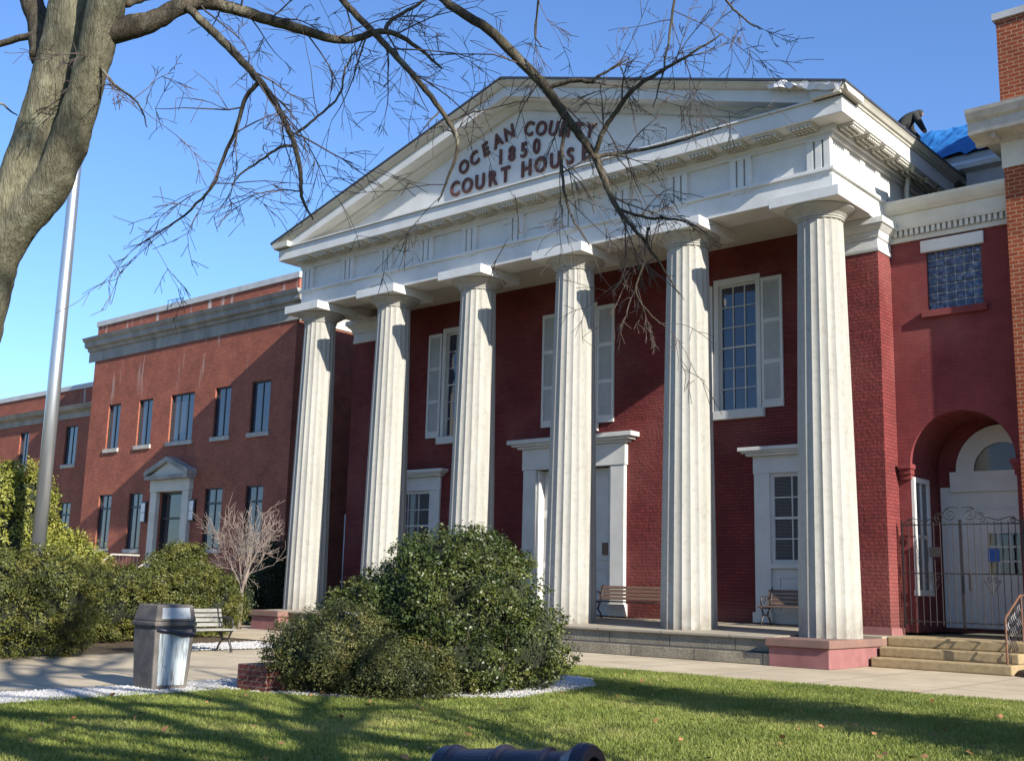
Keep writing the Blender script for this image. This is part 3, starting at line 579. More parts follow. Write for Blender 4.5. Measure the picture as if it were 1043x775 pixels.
for sg in (-1, 1):
    for (z0, z1) in ((0.45, 1.5), (1.7, 2.95), (3.2, 4.1)):
        xa, xb = sorted((DX + sg * 0.14, DX + sg * 1.1))
        d.box(xa, xb, WY + 0.17, WY + 0.199, z0, z0 + 0.07); d.box(xa, xb, WY + 0.17, WY + 0.199, z1 - 0.07, z1); d.box(xa, xa + 0.07, WY + 0.17, WY + 0.199, z0 + 0.071, z1 - 0.071); d.box(xb - 0.07, xb, WY + 0.17, WY + 0.199, z0 + 0.071, z1 - 0.071)
d.box(DX - 0.03, DX + 0.03, WY + 0.15, WY + 0.199, 0.18, 4.2)
d.build('door', M['white'], dr)
pq = MB(); pq.box(DX + 0.90, DX + 1.14, WY + 0.14, WY + 0.168, 1.83, 2.17); tag(pq.build('notice_plate', M['wood'], dr, bevel=0.01))
rp = MB()
for sgn in (1,):
    xe = XR + 0.95; rows_ = 12
# torn plastic on the roof corner
def crumple(name, P0, U, V, nu, nv, amp, mat, label, cat, thick=0.012):
    vs = []; P0, U, V = map(lambda a: np.array(a, float), (P0, U, V)); nrm = np.cross(U, V); nrm /= np.linalg.norm(nrm)
    for i in range(nu + 1):
        for j in range(nv + 1):
            u, v = i / nu, j / nv; w = amp * (RNG.random() - 0.5)
            e_ = 0.12 * (RNG.random() - 0.5) if i in (0, nu) or j in (0, nv) else 0
            vs.append(P0 + U * (u + e_ * 0.5) + V * (v + e_) + nrm * w)
    fs = [(i * (nv + 1) + j, (i + 1) * (nv + 1) + j, (i + 1) * (nv + 1) + j + 1, i * (nv + 1) + j + 1) for i in range(nu) for j in range(nv)]
    mb = MB(); mb.add(vs, fs); o = mb.build(name, mat); so = o.modifiers.new('t', 'SOLIDIFY'); so.thickness = thick
    return tag(o, label, cat)
crumple('plastic_sheet', (-0.55, -1.33, 12.16), (1.7, 0.0, -0.50), (0.0, 0.16, 0.22), 12, 4, 0.16, M['plastic'], 'torn white plastic sheet caught on the right corner of the pediment roof', 'sheet')

# ------------------------------------------------------------------ link with arch
LK = thing('arched_link', 'narrow maroon painted link with a glass block window above a gated archway', 'building', (1.95, WY, GZ))
AX, AR, AS = 1.98, 1.17, 3.92
lk = MB(); LX0, LX1 = XR + 0.522, 3.36
gbw = (1.38, 2.64, 7.48, 8.92)
lk.wall(LX0, LX1, AS + AR + 0.001, 9.5, WY + 0.01, [gbw], 0.12)
lk.add([(LX0, WY + 0.01, 0.1), (AX - AR, WY + 0.01, 0.1), (AX - AR, WY + 0.01, AS), (LX0, WY + 0.01, AS)], [(0, 1, 2, 3)])
lk.add([(AX + AR, WY + 0.01, 0.1), (LX1, WY + 0.01, 0.1), (LX1, WY + 0.01, AS), (AX + AR, WY + 0.01, AS)], [(0, 1, 2, 3)])
na = 32; DY = 4.45
arc = [(AX - AR * cos(pi * i / na), AS + AR * sin(pi * i / na)) for i in range(na + 1)]
for i in range(na):
    (xa, za), (xb, zb) = arc[i], arc[i + 1]
    lk.add([(xa, WY + 0.01, za), (xb, WY + 0.01, zb), (xb, WY + 0.01, AS + AR + 0.001), (xa, WY + 0.01, AS + AR + 0.001)], [(0, 1, 2, 3)])
    lk.add([(xa, WY + 0.01, za), (xb, WY + 0.01, zb), (xb, DY, zb), (xa, DY, za)], [(3, 2, 1, 0)])
lk.add([(LX0, WY + 0.01, AS), (AX - AR, WY + 0.01, AS), (AX - AR, WY + 0.01, AS + AR + 0.001), (LX0, WY + 0.01, AS + AR + 0.001)], [(0, 1, 2, 3)])
lk.add([(AX + AR, WY + 0.01, AS), (LX1, WY + 0.01, AS), (LX1, WY + 0.01, AS + AR + 0.001), (AX + AR, WY + 0.01, AS + AR + 0.001)], [(0, 1, 2, 3)])
for sg in (-1, 1):
    xx = AX + sg * AR; lk.add([(xx, WY + 0.01, 0.1), (xx, DY, 0.1), (xx, DY, AS), (xx, WY + 0.01, AS)], [(0, 1, 2, 3) if sg < 0 else (3, 2, 1, 0)])
lk.add([(LX0, DY, 0.1), (LX1, DY, 0.1), (LX1, DY, 5.5), (LX0, DY, 5.5)], [(0, 1, 2, 3)])
lk.build('wall', M['smooth_red'], LK)
MB().box(LX0, LX1, WY + 0.02, 6.0, 9.9, 9.96).build('flat_roof', M['slate'], LK)
for sg in (-1, 1):
    im = MB(); xx = AX + sg * AR
    for z0, z1, d in ((3.56, 3.68, 0.06), (3.68, 3.80, 0.12), (3.80, 3.91, 0.19)):
        im.box(*sorted((xx + sg * 0.22, xx - sg * d * 0.4)), WY - d, WY + 0.5, z0, z1)
    im.build('impost', M['smooth_red'], LK)
k = MB(); k.box(LX0, LX1, WY - 0.06, WY + 0.2, 9.24, 9.36); k.box(LX0, LX1, WY - 0.05, WY + 0.2, 9.361, 9.52)
n = 22
for i in range(n):
    xx = LX0 + (LX1 - LX0) * (i + 0.5) / n; k.box(xx - 0.036, xx + 0.036, WY - 0.13, WY - 0.051, 9.365, 9.515)
k.prism([(WY + 0.2, 9.521), (WY - 0.14, 9.521), (WY - 0.16, 9.60), (WY - 0.18, 9.88), (WY - 0.22, 9.90), (WY - 0.30, 10.0), (WY - 0.36, 10.12), (WY - 0.36, 10.2), (WY + 0.2, 10.22)], 'x', LX0, LX1)
k.build('dentil_cornice', M['trim'], LK)
MB().box(1.27, 2.72, WY - 0.05, WY + 0.06, 8.90, 9.19).build('lintel', M['white'], LK, bevel=0.01)
MB().box(1.25, 2.74, WY - 0.10, WY + 0.06, 7.32, 7.48).build('sill', M['smooth_red'], LK, bevel=0.01)
gw = MB(); gw.box(gbw[0] + 0.001, gbw[1] - 0.001, WY + 0.10, WY + 0.13, gbw[2] + 0.001, gbw[3] - 0.001); g = gw.build('glass_block_window', M['coping'], LK)
gb = MB()
for i in range(6):
    for j in range(7):
        a, b = (gbw[1] - gbw[0]) / 6, (gbw[3] - gbw[2]) / 7
        xa, za = gbw[0] + i * a, gbw[2] + j * b; gb.box(xa + 0.012, xa + a - 0.012, WY + 0.07, WY + 0.099, za + 0.012, za + b - 0.012)
gb.build('glass_block', M['glass_block'], g, bevel=0.028, seg=3)
# inner side window and the white doorway with a fanlight
c = MB(); xw = AX - AR
for (y0, y1, z0, z1) in ((2.72 - 0.02, 2.80, 1.05, 3.5), (3.55, 3.66, 1.05, 3.5), (2.70, 3.66, 3.501, 3.62), (2.64, 3.72, 0.92, 1.049)): c.box(xw + 0.001, xw + 0.07, y0, y1, z0, z1)
c.box(xw + 0.001, xw + 0.05, 3.15, 3.20, 1.05, 3.5); c.box(xw + 0.001, xw + 0.05, 2.8, 3.55, 2.22, 2.30)
iw = c.build('side_window', M['white'], LK); MB().box(xw + 0.002, xw + 0.02, 2.8, 3.55, 1.05, 3.5).build('pane', M['blinds'], iw)
c = MB(); fy = DY - 0.02; FX = 2.35
c.box(0.86, 3.14, fy - 0.03, fy, 0.2, 3.5); c.box(1.12, 3.13, fy - 0.1, fy - 0.031, 3.38, 3.86)
r1, r2 = 1.08, 0.66; na2 = 28
for i in range(na2):
    a0, a1 = pi * i / na2, pi * (i + 1) / na2
    q_ = [(FX - r2 * cos(a0), 3.861 + r2 * sin(a0)), (FX - r1 * cos(a0), 3.861 + r1 * sin(a0)), (FX - r1 * cos(a1), 3.861 + r1 * sin(a1)), (FX - r2 * cos(a1), 3.861 + r2 * sin(a1))]
    c.prism(q_, 'y', fy - 0.09, fy)
dw = c.build('doorway', M['white'], LK)
fp = [(FX - r2 * cos(pi * i / na2), 3.86 + r2 * sin(pi * i / na2)) for i in range(na2 + 1)]
MB().prism(fp, 'y', fy - 0.03, fy - 0.01).build('fanlight', M['blinds'], dw)
d = MB(); d.box(1.32, 3.10, fy - 0.08, fy - 0.031, 0.22, 2.95)
for (xa, xb, z0, z1) in ((1.45, 1.75, 0.4, 1.3), (1.95, 2.7, 0.4, 1.25)):
    d.box(xa, xb, fy - 0.1, fy - 0.081, z0, z0 + 0.05); d.box(xa, xb, fy - 0.1, fy - 0.081, z1 - 0.05, z1); d.box(xa, xa + 0.05, fy - 0.1, fy - 0.081, z0 + 0.051, z1 - 0.051); d.box(xb - 0.05, xb, fy - 0.1, fy - 0.081, z0 + 0.051, z1 - 0.051)
dd = d.build('door', M['white'], dw)
gp = MB()
for i in range(3):
    for j in range(3):
        xa = 1.93 + i * 0.26; za = 1.45 + j * 0.33; gp.box(xa, xa + 0.215, fy - 0.086, fy - 0.0805, za, za + 0.28)
gp.build('pane', M['glass'], dd)
MB().box(1.92, 2.18, fy - 0.1, fy - 0.0865, 1.75, 2.04).build('notice', M['blue_sign'], dd)

# rear roof with the tarpaulin
RB = thing('rear_roof', 'grey boarded rear roof under repair rising behind the link cornice', 'roof', (3.2, 6.2, 9.9))
r_ = MB(); r_.box(1.32, 7.0, 6.0, 12.0, 9.97, 11.9); r_.build('wall', M['coping'], RB)
r_ = MB(); r_.prism([(6.0, 11.901), (5.75, 11.95), (5.72, 12.06), (5.78, 12.16), (12, 12.16), (12, 11.901)], 'x', 1.0, 7.0); r_.build('box_gutter', M['white'], RB)
r_ = MB(); r_.box(0.2, 7.0, 6.2, 6.26, 12.161, 12.5); r_.build('fascia_board', M['coping'], RB)
r_ = MB(); r_.prism([(6.15, 12.501), (6.9, 13.52), (12.0, 13.52), (12.0, 12.501)], 'x', 0.0, 7.0); r_.build('roof_deck', M['slate'], RB)
crumple('tarpaulin', (-0.15, 6.08, 12.54), (3.4, 0, 0), (0, 0.75, 1.08), 22, 8, 0.09, M['tarp'], 'bright blue tarpaulin tied over the roof beside the crouching worker', 'tarpaulin', 0.01)
dpx = MB(); dpx.tube([(0.66, 3.55, 9.97), (0.66, 3.55, 10.9), (0.75, 3.45, 11.2)], 0.06, 10); dpx.build('downpipe', M['white'], LK, smooth=True)

# ------------------------------------------------------------------ right-hand brick building
RW = thing('brick_building', 'bright orange brick building with a heavy stone cornice cut off by the right edge', 'building', (8, 2.3, GZ))
b_ = MB(); X0 = 3.36; b_.box(X0, 18, 2.30, 14, GZ, 14.0); b_.build('wall', M['right_brick'], RW)
k = MB(); k.box(X0 - 0.03, 18, 2.27, 14.01, 10.42, 11.02); k.build('frieze', M['trim'], RW)
k = MB()
pr = [(0.0, 11.021), (0.12, 11.021), (0.14, 11.10), (0.60, 11.14), (0.62, 11.20), (0.62, 11.42), (0.70, 11.46), (0.78, 11.60), (0.80, 11.68), (0.0, 11.76)]
k.prism([(2.30 - d, z) for d, z in pr], 'x', X0 - 0.55, 18); k.prism([(X0 - d * 0.7, z - 0.002) for d, z in pr], 'y', 2.30 - 0.5, 14); k.build('cornice', M['stone_cornice'] if 'stone_cornice' in M else M['wing_sill'], RW)
MB().box(X0 - 0.07, 18, 2.23, 14, 14.001, 14.16).build('coping', M['coping'], RW)

# ------------------------------------------------------------------ steps, gate, handrail at the arch
ST = thing('stone_steps', 'three worn tan steps leading up to the gated archway', 'steps', (1.9, 1.2, GZ))
for i, (z, y) in enumerate(((-0.372, 0.35), (-0.166, 0.80), (0.04, 1.25))):
    m_ = MB(); m_.box(0.715 if i < 2 else 0.716, 3.56 + 0.003 * i, y, (2.29, 2.288, 5.2)[i], (GZ + 0.001) if i == 0 else z - 0.205, z); m_.build('step', M['sandstone'], ST, bevel=0.03, seg=3)
GT = thing('iron_gate', 'black wrought iron double gate with scrolls closing the archway', 'gate', (1.95, 2.5, 0.2))
gy = 2.45
def scroll(mb, cx, cz, r, turns, a0, dirn, rad=0.010):
    pts = []
    for i in range(26):
        t = i / 25; a = a0 + dirn * turns * 2 * pi * t; rr = r * (1 - 0.82 * t); pts.append((cx + rr * cos(a), gy, cz + rr * sin(a)))
    mb.tube(pts, rad, 5)
for (xa, xb) in ((0.66, 1.955), (1.985, 3.28)):
    fr = MB()
    for z in (0.36, 1.42, 2.50): fr.tube([(xa, gy, z), (xb, gy, z)], 0.016, 6)
    for xx in (xa, xb): fr.box(xx - 0.018, xx + 0.018, gy - 0.018, gy + 0.018, 0.24, 2.6)
    lf = fr.build('gate_leaf', M['iron'], GT)
    nb = 9
    for i in range(1, nb):
        xx = xa + (xb - xa) * i / nb; m_ = MB(); m_.tube([(xx, gy - 0.01, 0.28), (xx, gy - 0.01, 2.56)], 0.0095, 6); m_.build('bar', M['iron'], lf)
    sc = MB(); sg = 1 if xa < 1 else -1; xi = xb if sg > 0 else xa
    scroll(sc, xi - sg * 0.20, 2.72, 0.16, 1.6, pi / 2, sg); scroll(sc, xi - sg * 0.44, 2.66, 0.12, 1.5, -pi / 2, -sg); scroll(sc, xi - sg * 1.1, 2.58, 0.07, 1.4, pi / 2, sg)
    sc.tube([(xi - sg * 0.02, gy, 2.86), (xi - sg * 0.2, gy, 2.88), (xi - sg * 0.5, gy, 2.66), (xi - sg * 0.8, gy, 2.58), (xi - sg * 1.05, gy, 2.65), (xi - sg * 1.28, gy, 2.53)], 0.011, 5)
    sc.build('scrollwork', M['iron'], lf); sc = MB()
    sc.tube([(xi - sg * 0.62, gy, 1.42), (xi - sg * 0.62, gy, 0.95)], 0.014, 5); sc.tube([(xi - sg * 0.8, gy, 1.28), (xi - sg * 0.62, gy, 0.98), (xi - sg * 0.44, gy, 1.28)], 0.009, 5); scroll(sc, xi - sg * 0.54, 1.30, 0.075, 1.3, pi, -sg); scroll(sc, xi - sg * 0.70, 1.30, 0.075, 1.3, 0, sg)
    sc.build('pendant', M['iron'], lf)
m_ = MB(); m_.box(1.28, 1.50, gy - 0.05, gy - 0.02, 1.78, 2.0); m_.build('sign_plate', M['iron'], GT)
m_ = MB(); m_.box(2.12, 2.18, gy - 0.07, gy - 0.012, 1.06, 1.44); m_.build('lock_box', M['iron'], GT, bevel=0.01)
HR = thing('handrail', 'rusty iron handrail with ornate panels beside the tan steps', 'handrail', (3.0, 1.2, GZ))
hx = 3.42
h = MB(); h.tube([(hx, 0.55, -0.37), (hx, 0.55, 0.50), (hx, 0.62, 0.56), (hx, 1.55, 0.98), (hx, 2.2, 0.98)], 0.022, 7); h.tube([(hx, 1.62, 0.04), (hx, 1.62, 0.98)], 0.018, 6); h.build('rail', M['rust_iron'], HR)
for i in range(9):
    y = 0.66 + i * 0.105; z0 = -0.37 if y < 0.80 else (-0.165 if y < 1.25 else 0.04); zt = 0.56 + (y - 0.62) * 0.45
    m_ = MB(); pts = [(hx + 0.018 * sin(t * 22), y + 0.018 * cos(t * 22), z0 + 0.03 + (zt - z0 - 0.03) * t) for t in [j / 16 for j in range(17)]]
    m_.tube(pts, 0.010, 5); m_.build('baluster', M['iron'], HR)
MUL = MB(); MUL.lathe([(0.02, -0.02), (0.8, 0.0), (0.7, 0.10), (0.35, 0.17), (0.02, 0.18)], (4.25, 0.9, GZ), 20); tag(MUL.build('mulch_mound', M['mulch'], smooth=True), 'low grey brown mound of dead ground cover beside the tan steps', 'mound')

# ------------------------------------------------------------------ left brick wing
LY, LXR, LXL = 2.4, -21.8, -36.2
WG = thing('brick_wing', 'two storey red brick wing with limestone cornice and pedimented doorway', 'building', ((LXR + LXL) / 2, LY, GZ))
UWIN = [(-34.15, 1.0, 2), (-31.66, 1.07, 2), (-28.93, 1.68, 3), (-26.14, 1.06, 2), (-23.72, 1.16, 2)]
LWIN = [(-34.27, 1.05, 2), (-31.84, 1.05, 2), (-26.31, 1.16, 2), (-23.73, 1.06, 2)]
holes = [(x - w / 2, x + w / 2, 6.33, 8.29) for x, w, n in UWIN] + [(x - w / 2, x + w / 2, 2.02, 4.34) for x, w, n in LWIN] + [(-30.0, -28.1, 0.9, 4.34)]
m_ = MB(); m_.wall(LXL, LXR, GZ, 12.0, LY, holes, 0.3)
m_.add([(LXR, LY, GZ), (LXR, 14, GZ), (LXR, 14, 12), (LXR, LY, 12)], [(0, 1, 2, 3)]); m_.add([(LXL, LY, GZ), (LXL, 14, GZ), (LXL, 14, 12), (LXL, LY, 12)], [(3, 2, 1, 0)]); m_.add([(LXL, 14, GZ), (LXR, 14, GZ), (LXR, 14, 12), (LXL, 14, 12)], [(3, 2, 1, 0)]); m_.add([(LXL, LY, 11.9), (LXR, LY, 11.9), (LXR, 14, 11.9), (LXL, 14, 11.9)], [(0, 1, 2, 3)])
m_.build('wall', M['wing_brick'], WG)
MB().box(LXL - 0.05, LXR + 0.05, LY - 0.06, 14.05, 12.001, 12.24).build('coping', M['coping'], WG, bevel=0.01)
k = MB(); pr = [(0.0, 10.40), (0.05, 10.40), (0.05, 10.86), (0.14, 10.88), (0.16, 11.0), (0.30, 11.04), (0.33, 11.12), (0.33, 11.24), (0.42, 11.32), (0.48, 11.44), (0.0, 11.52)]
k.prism([(LY - d, z) for d, z in pr], 'x', LXL - 0.48, LXR + 0.48); k.build('cornice', M['wing_stone'], WG)
MB().prism([(LXR + d, z) for d, z in pr], 'y', LY - 0.01, 14).build('return_cornice', M['trim'], WG); MB().prism([(LXL - d, z) for d, z in pr][::-1], 'y', LY - 0.01, 14).build('return_cornice', M['trim'], WG)
def wing_window(x, w, n, z0, z1, transom=False, par=WG, y=LY):
    f = MB(); a = 0.045; yy = y + 0.07
    f.box(x - w / 2 + 0.001, x - w / 2 + a, yy, yy + 0.08, z0 + 0.001, z1 - 0.001); f.box(x + w / 2 - a, x + w / 2 - 0.001, yy, yy + 0.08, z0 + 0.001, z1 - 0.001); f.box(x - w / 2 + a, x + w / 2 - a, yy, yy + 0.08, z0 + 0.001, z0 + a); f.box(x - w / 2 + a, x + w / 2 - a, yy, yy + 0.08, z1 - a, z1 - 0.001)
    for i in range(1, n): xx = x - w / 2 + w * i / n; f.box(xx - 0.025, xx + 0.025, yy + 0.035, yy + 0.08, z0 + a, z1 - a)
    if transom: f.box(x - w / 2 + a, x + w / 2 - a, yy + 0.01, yy + 0.08, z1 - 0.62, z1 - 0.54)
    o = f.build('window', M['dark_trim'], par)
    MB().box(x - w / 2 + 0.02, x + w / 2 - 0.02, yy + 0.06, yy + 0.075, z0 + 0.02, z1 - 0.02).build('pane', M['wing_glass'], o)
    MB().box(x - w / 2 - 0.10, x + w / 2 + 0.10, y - 0.07, yy, z0 - 0.17, z0 - 0.002).build('sill', M['wing_sill'], o, bevel=0.01)
for x, w, n in UWIN: wing_window(x, w, n, 6.33, 8.29)
for x, w, n in LWIN: wing_window(x, w, n, 2.02, 4.34, True)
DC = -29.1
c = MB()
for sg in (-1, 1):
    xa, xb = sorted((DC + sg * 0.92, DC + sg * 1.36)); c.box(xa, xb, LY - 0.18, LY + 0.2, GZ, 4.3)
c.box(DC - 1.4, DC + 1.4, LY - 0.2, LY + 0.2, 4.301, 4.78)
ds = c.build('door_surround', M['trim'], WG, bevel=0.012)
p = MB(); p.prism([(DC - 1.3, 4.945), (DC + 1.3, 4.945), (DC, 5.47)], 'y', LY - 0.3, LY - 0.001); p.build('pediment', M['trim'], ds)
p = MB(); p.box(DC - 1.52, DC + 1.52, LY - 0.42, LY - 0.002, 4.781, 4.94)
for sg in (-1, 1): p.sweep(*[[(xx, y, z) for y, z in ((LY - 0.44, zz), (LY - 0.44, zz + 0.2), (LY - 0.003, zz + 0.2), (LY - 0.003, zz))][::1] for xx, zz in (((DC + sg * 1.56, 4.92), (DC, 5.48)) if sg < 0 else ((DC, 5.48), (DC + sg * 1.56, 4.92)))])
p.build('pediment_moulding', M['wing_stone'], ds)
d = MB(); d.box(DC - 0.91, DC - 0.82, LY + 0.1, LY + 0.2, 0.9, 4.3); d.box(DC + 0.82, DC + 0.91, LY + 0.1, LY + 0.2, 0.9, 4.3); d.box(DC - 0.82, DC + 0.82, LY + 0.1, LY + 0.2, 4.2, 4.3); d.box(DC - 0.82, DC + 0.82, LY + 0.11, LY + 0.2, 3.2, 3.28); d.box(DC - 0.82, DC + 0.82, LY + 0.11, LY + 0.2, 0.9, 1.2)
dd = d.build('door', M['dark_trim'], ds); MB().box(DC - 0.85, DC + 0.85, LY + 0.17, LY + 0.19, 0.95, 4.25).build('pane', M['glass'], dd)
MB().box(DC + 0.02, DC + 0.55, LY + 0.13, LY + 0.165, 2.0, 2.32).build('notice', M['sconce'], dd)
MB().box(DC - 2.2, DC + 2.2, LY - 1.6, LY - 0.01, GZ, 0.9).build('stoop', M['wing_sill'], WG)
for x in (-31.05, -27.6):
    s_ = MB(); s_.box(x - 0.2, x + 0.2, LY - 0.08, LY - 0.002, 3.08, 3.94); o = s_.build('wall_lamp', M['dark_trim'], WG, bevel=0.01)
    s_ = MB(); s_.box(x - 0.14, x + 0.14, LY - 0.12, LY - 0.081, 3.13, 3.49); s_.box(x - 0.14, x + 0.14, LY - 0.12, LY - 0.081, 3.50, 3.89); s_.build('lamp_glass', M['sconce'], o, bevel=0.02)
for sg in (-1, 1):
    r_ = MB(); xx = DC + sg * 1.6
    r_.tube([(xx, LY - 2.9, 0.75), (xx, LY - 1.5, 1.75), (xx, LY - 0.3, 1.75)], 0.035, 6); ro = r_.build('stair_rail', M['wing_sill'], WG)
    r_ = MB()
    for i in range(8): y = LY - 1.5 + i * 0.16; r_.tube([(xx, y, 0.9), (xx, y, 1.72)], 0.015, 5)
    r_.build('balusters', M['iron'], ro)
pp = MB(); q0 = (-20.35, 4.0); pp.tube([(q0[0], q0[1], GZ), (q0[0], q0[1], 3.3)], 0.06, 10); tag(pp.build('vent_pipe', M['white'], smooth=True), 'slim white upright pipe between the two leftmost columns', 'pipe')

# ------------------------------------------------------------------ far-left annex
AY = 3.9
AN = thing('brick_annex', 'lower red brick building set back at the far left edge', 'building', (-48, AY, GZ))
AW = [(-40.6, 1.15), (-45.35, 0.95), (-49.6, 1.0)]
m_ = MB(); m_.wall(-70, LXL, GZ, 9.75, AY, [(x - w / 2, x + w / 2, 6.12, 8.0) for x, w in AW] + [(x - w / 2, x + w / 2, 2.0, 4.3) for x, w in AW], 0.3)
m_.add([(-70, AY, 9.7), (LXL, AY, 9.7), (LXL, 14, 9.7), (-70, 14, 9.7)], [(0, 1, 2, 3)]); m_.build('wall', M['wing_brick'], AN)
MB().box(-70, LXL - 0.001, AY - 0.06, 14, 9.751, 9.98).build('coping', M['coping'], AN)
k = MB(); k.prism([(AY - d, z) for d, z in ((0.0, 8.35), (0.04, 8.35), (0.04, 8.62), (0.3, 8.72), (0.42, 8.92), (0.0, 8.98))], 'x', -70, LXL - 0.001); k.build('cornice', M['wing_stone'], AN)
for x, w in AW: wing_window(x, w, 2, 6.12, 8.0, False, AN, AY); wing_window(x, w, 2, 2.0, 4.3, True, AN, AY)

# ------------------------------------------------------------------ benches
def make_bench(name, label, L, wood):
    t = thing(name, label, 'bench', (0, 0, 0), 0, 'slatted park benches')
    s_ = MB()
    for i in range(5): y = -0.30 + i * 0.088; s_.box(-L / 2, L / 2, y, y + 0.066, 0.43, 0.465)
    s_.build('seat', wood, t, bevel=0.008, world=False)
    s_ = MB()
    for i in range(4):
        z = 0.50 + i * 0.095; y = 0.16 + i * 0.028
        s_.add([(-L / 2, y, z), (L / 2, y, z), (L / 2, y + 0.024, z + 0.072), (-L / 2, y + 0.024, z + 0.072), (-L / 2, y + 0.03, z - 0.006), (L / 2, y + 0.03, z - 0.006), (L / 2, y + 0.054, z + 0.066), (-L / 2, y + 0.054, z + 0.066)],
               [(0, 1, 2, 3), (5, 4, 7, 6), (0, 4, 5, 1), (3, 2, 6, 7), (1, 5, 6, 2), (0, 3, 7, 4)])
    s_.build('backrest', wood, t, bevel=0.006, world=False)
    for sg in (-1, 1):
        x = sg * (L / 2 - 0.09)
        for nm, pts, r in (('leg', [(x, -0.30, 0.02), (x, -0.27, 0.12), (x, -0.20, 0.22), (x, -0.20, 0.30), (x, -0.26, 0.40), (x, -0.30, 0.43)], 0.022),
                           ('leg', [(x, 0.20, 0.02), (x, 0.15, 0.12), (x, 0.05, 0.22), (x, 0.05, 0.30), (x, 0.13, 0.40), (x, 0.16, 0.46)], 0.022)):
            l_ = MB(); l_.tube(pts, r, 8); l_.lathe([(0.034, 0.0), (0.034, 0.012), (0.02, 0.03)], (pts[0][0], pts[0][1], 0), 10); l_.build(nm, M['iron'], t, smooth=True, world=False)
        b_ = MB(); b_.tube([(x, -0.20, 0.25), (x, 0.05, 0.25)], 0.018, 8); b_.tube([(x, -0.31, 0.42), (x, 0.18, 0.42)], 0.02, 8); b_.tube([(x, 0.16, 0.44), (x, 0.20, 0.6), (x, 0.28, 0.9)], 0.02, 8); b_.build('end_frame', M['iron'], t, smooth=True, world=False)
        a_ = MB(); pts = [(x, 0.22, 0.66), (x, 0.05, 0.69), (x, -0.18, 0.69)] + [(x, -0.18 - 0.12 * sin(pi * k / 8), 0.57 + 0.12 * cos(pi * k / 8)) for k in range(9)] + [(x, -0.22, 0.45)]
        a_.tube(pts, 0.019, 8); a_.tube([(x, -0.12 + 0.06 * cos(2 * pi * k / 10), 0.59 + 0.06 * sin(2 * pi * k / 10)) for k in range(11)], 0.012, 6); a_.build('armrest', M['iron'], t, smooth=True, world=False)
    return t
b1 = make_bench('park_bench', 'brown slatted bench beside the tall white door under the portico', 2.5, M['wood'])
b1.location = (-6.5, 2.05, 0.125)
b2 = dup(b1); b2.location = (-1.42, 2.05, 0.125); b2['label'] = 'brown slatted bench below the white lower window, half hidden by the nearest column'
b3 = make_bench('park_bench', 'pale weathered bench by the hedge, partly hidden behind the trash bin', 1.9, M['grey_wood'])
b3.location = (-9.25, -9.65, GZ + 0.005); b3.rotation_euler = (0, 0, R_(90))

# ------------------------------------------------------------------ trash bin
TB = thing('trash_bin', 'square brown grey trash bin with stained white panels on the gravel', 'trash bin', (-2.95, -14.22, GZ), R_(-3))
def frust(mb, a0, z0, a1, z1): mb.add([(-a0, -a0, z0), (a0, -a0, z0), (a0, a0, z0), (-a0, a0, z0), (-a1, -a1, z1), (a1, -a1, z1), (a1, a1, z1), (-a1, a1, z1)], [(0, 3, 2, 1), (4, 5, 6, 7), (0, 1, 5, 4), (1, 2, 6, 5), (2, 3, 7, 6), (3, 0, 4, 7)])
m_ = MB(); frust(m_, 0.255, 0.0, 0.295, 0.80); m_.build('body', M['bin_shell'], TB, bevel=0.02, world=False)
m_ = MB(); m_.box(-0.315, 0.315, -0.315, 0.315, 0.835, 0.90); frust(m_, 0.305, 0.901, 0.262, 1.12); m_.build('lid', M['bin_shell'], TB, bevel=0.02, seg=3, world=False)
m_ = MB(); m_.box(-0.285, 0.285, -0.285, 0.285, 0.78, 0.835); m_.build('bag_rim', M['cannon'], TB, world=False)
def panel_mat():
    m, nt, b = new_mat('stained white bin panel'); L = nt.links; P = objco(nt)
    mp = mapping(nt, P, (9, 9, 0.9)); n1 = N(nt, 'ShaderNodeTexNoise', Scale=2.6, Detail=7.0, Roughness=0.7); L.new(mp, n1.inputs['Vector'])
    r = ramp(nt, [(0.36, (0.10, 0.10, 0.085)), (0.50, (0.36, 0.40, 0.41)), (0.7, (0.46, 0.51, 0.53))]); L.new(n1.outputs[0], r.inputs[0])
    n2 = N(nt, 'ShaderNodeTexNoise', Scale=6.0, Detail=5.0); L.new(P, n2.inputs['Vector']); r2 = ramp(nt, [(0.62, (0, 0, 0)), (0.70, (1, 1, 1))]); L.new(n2.outputs[0], r2.inputs[0])
    L.new(mix(nt, r.outputs[0], (0.08, 0.08, 0.07), r2.outputs[0]), b.inputs['Base Color']); b.inputs['Roughness'].default_value = 0.5; return m
M['bin_panel'] = panel_mat()
M['flap'] = plain('scratched pale flap', (0.50, 0.52, 0.53), (0.34, 0.36, 0.37), 0.5, 7)
def slope_panel(mb, z0, z1, a0, a1, w0, w1, off, face):
    A = []
    for z, a, w in ((z0, a0, w0), (z1, a1, w1)):
        for s_ in (-1, 1): A.append((a + off, s_ * w, z) if face == 'x' else (s_ * w, -(a + off), z))
    B = [((p[0] - 0.02, p[1], p[2]) if face == 'x' else (p[0], p[1] + 0.02, p[2])) for p in A]
    o = [0, 1, 3, 2]; mb.sweep([A[i] for i in o], [B[i] for i in o])
m_ = MB(); slope_panel(m_, 0.07, 0.74, 0.2585, 0.292, 0.195, 0.225, 0.006, 'x'); m_.build('side_panel', M['bin_panel'], TB, world=False)
m_ = MB(); slope_panel(m_, 0.935, 1.08, 0.2985, 0.270, 0.215, 0.20, 0.006, 'x'); m_.build('flap', M['flap'], TB, world=False)
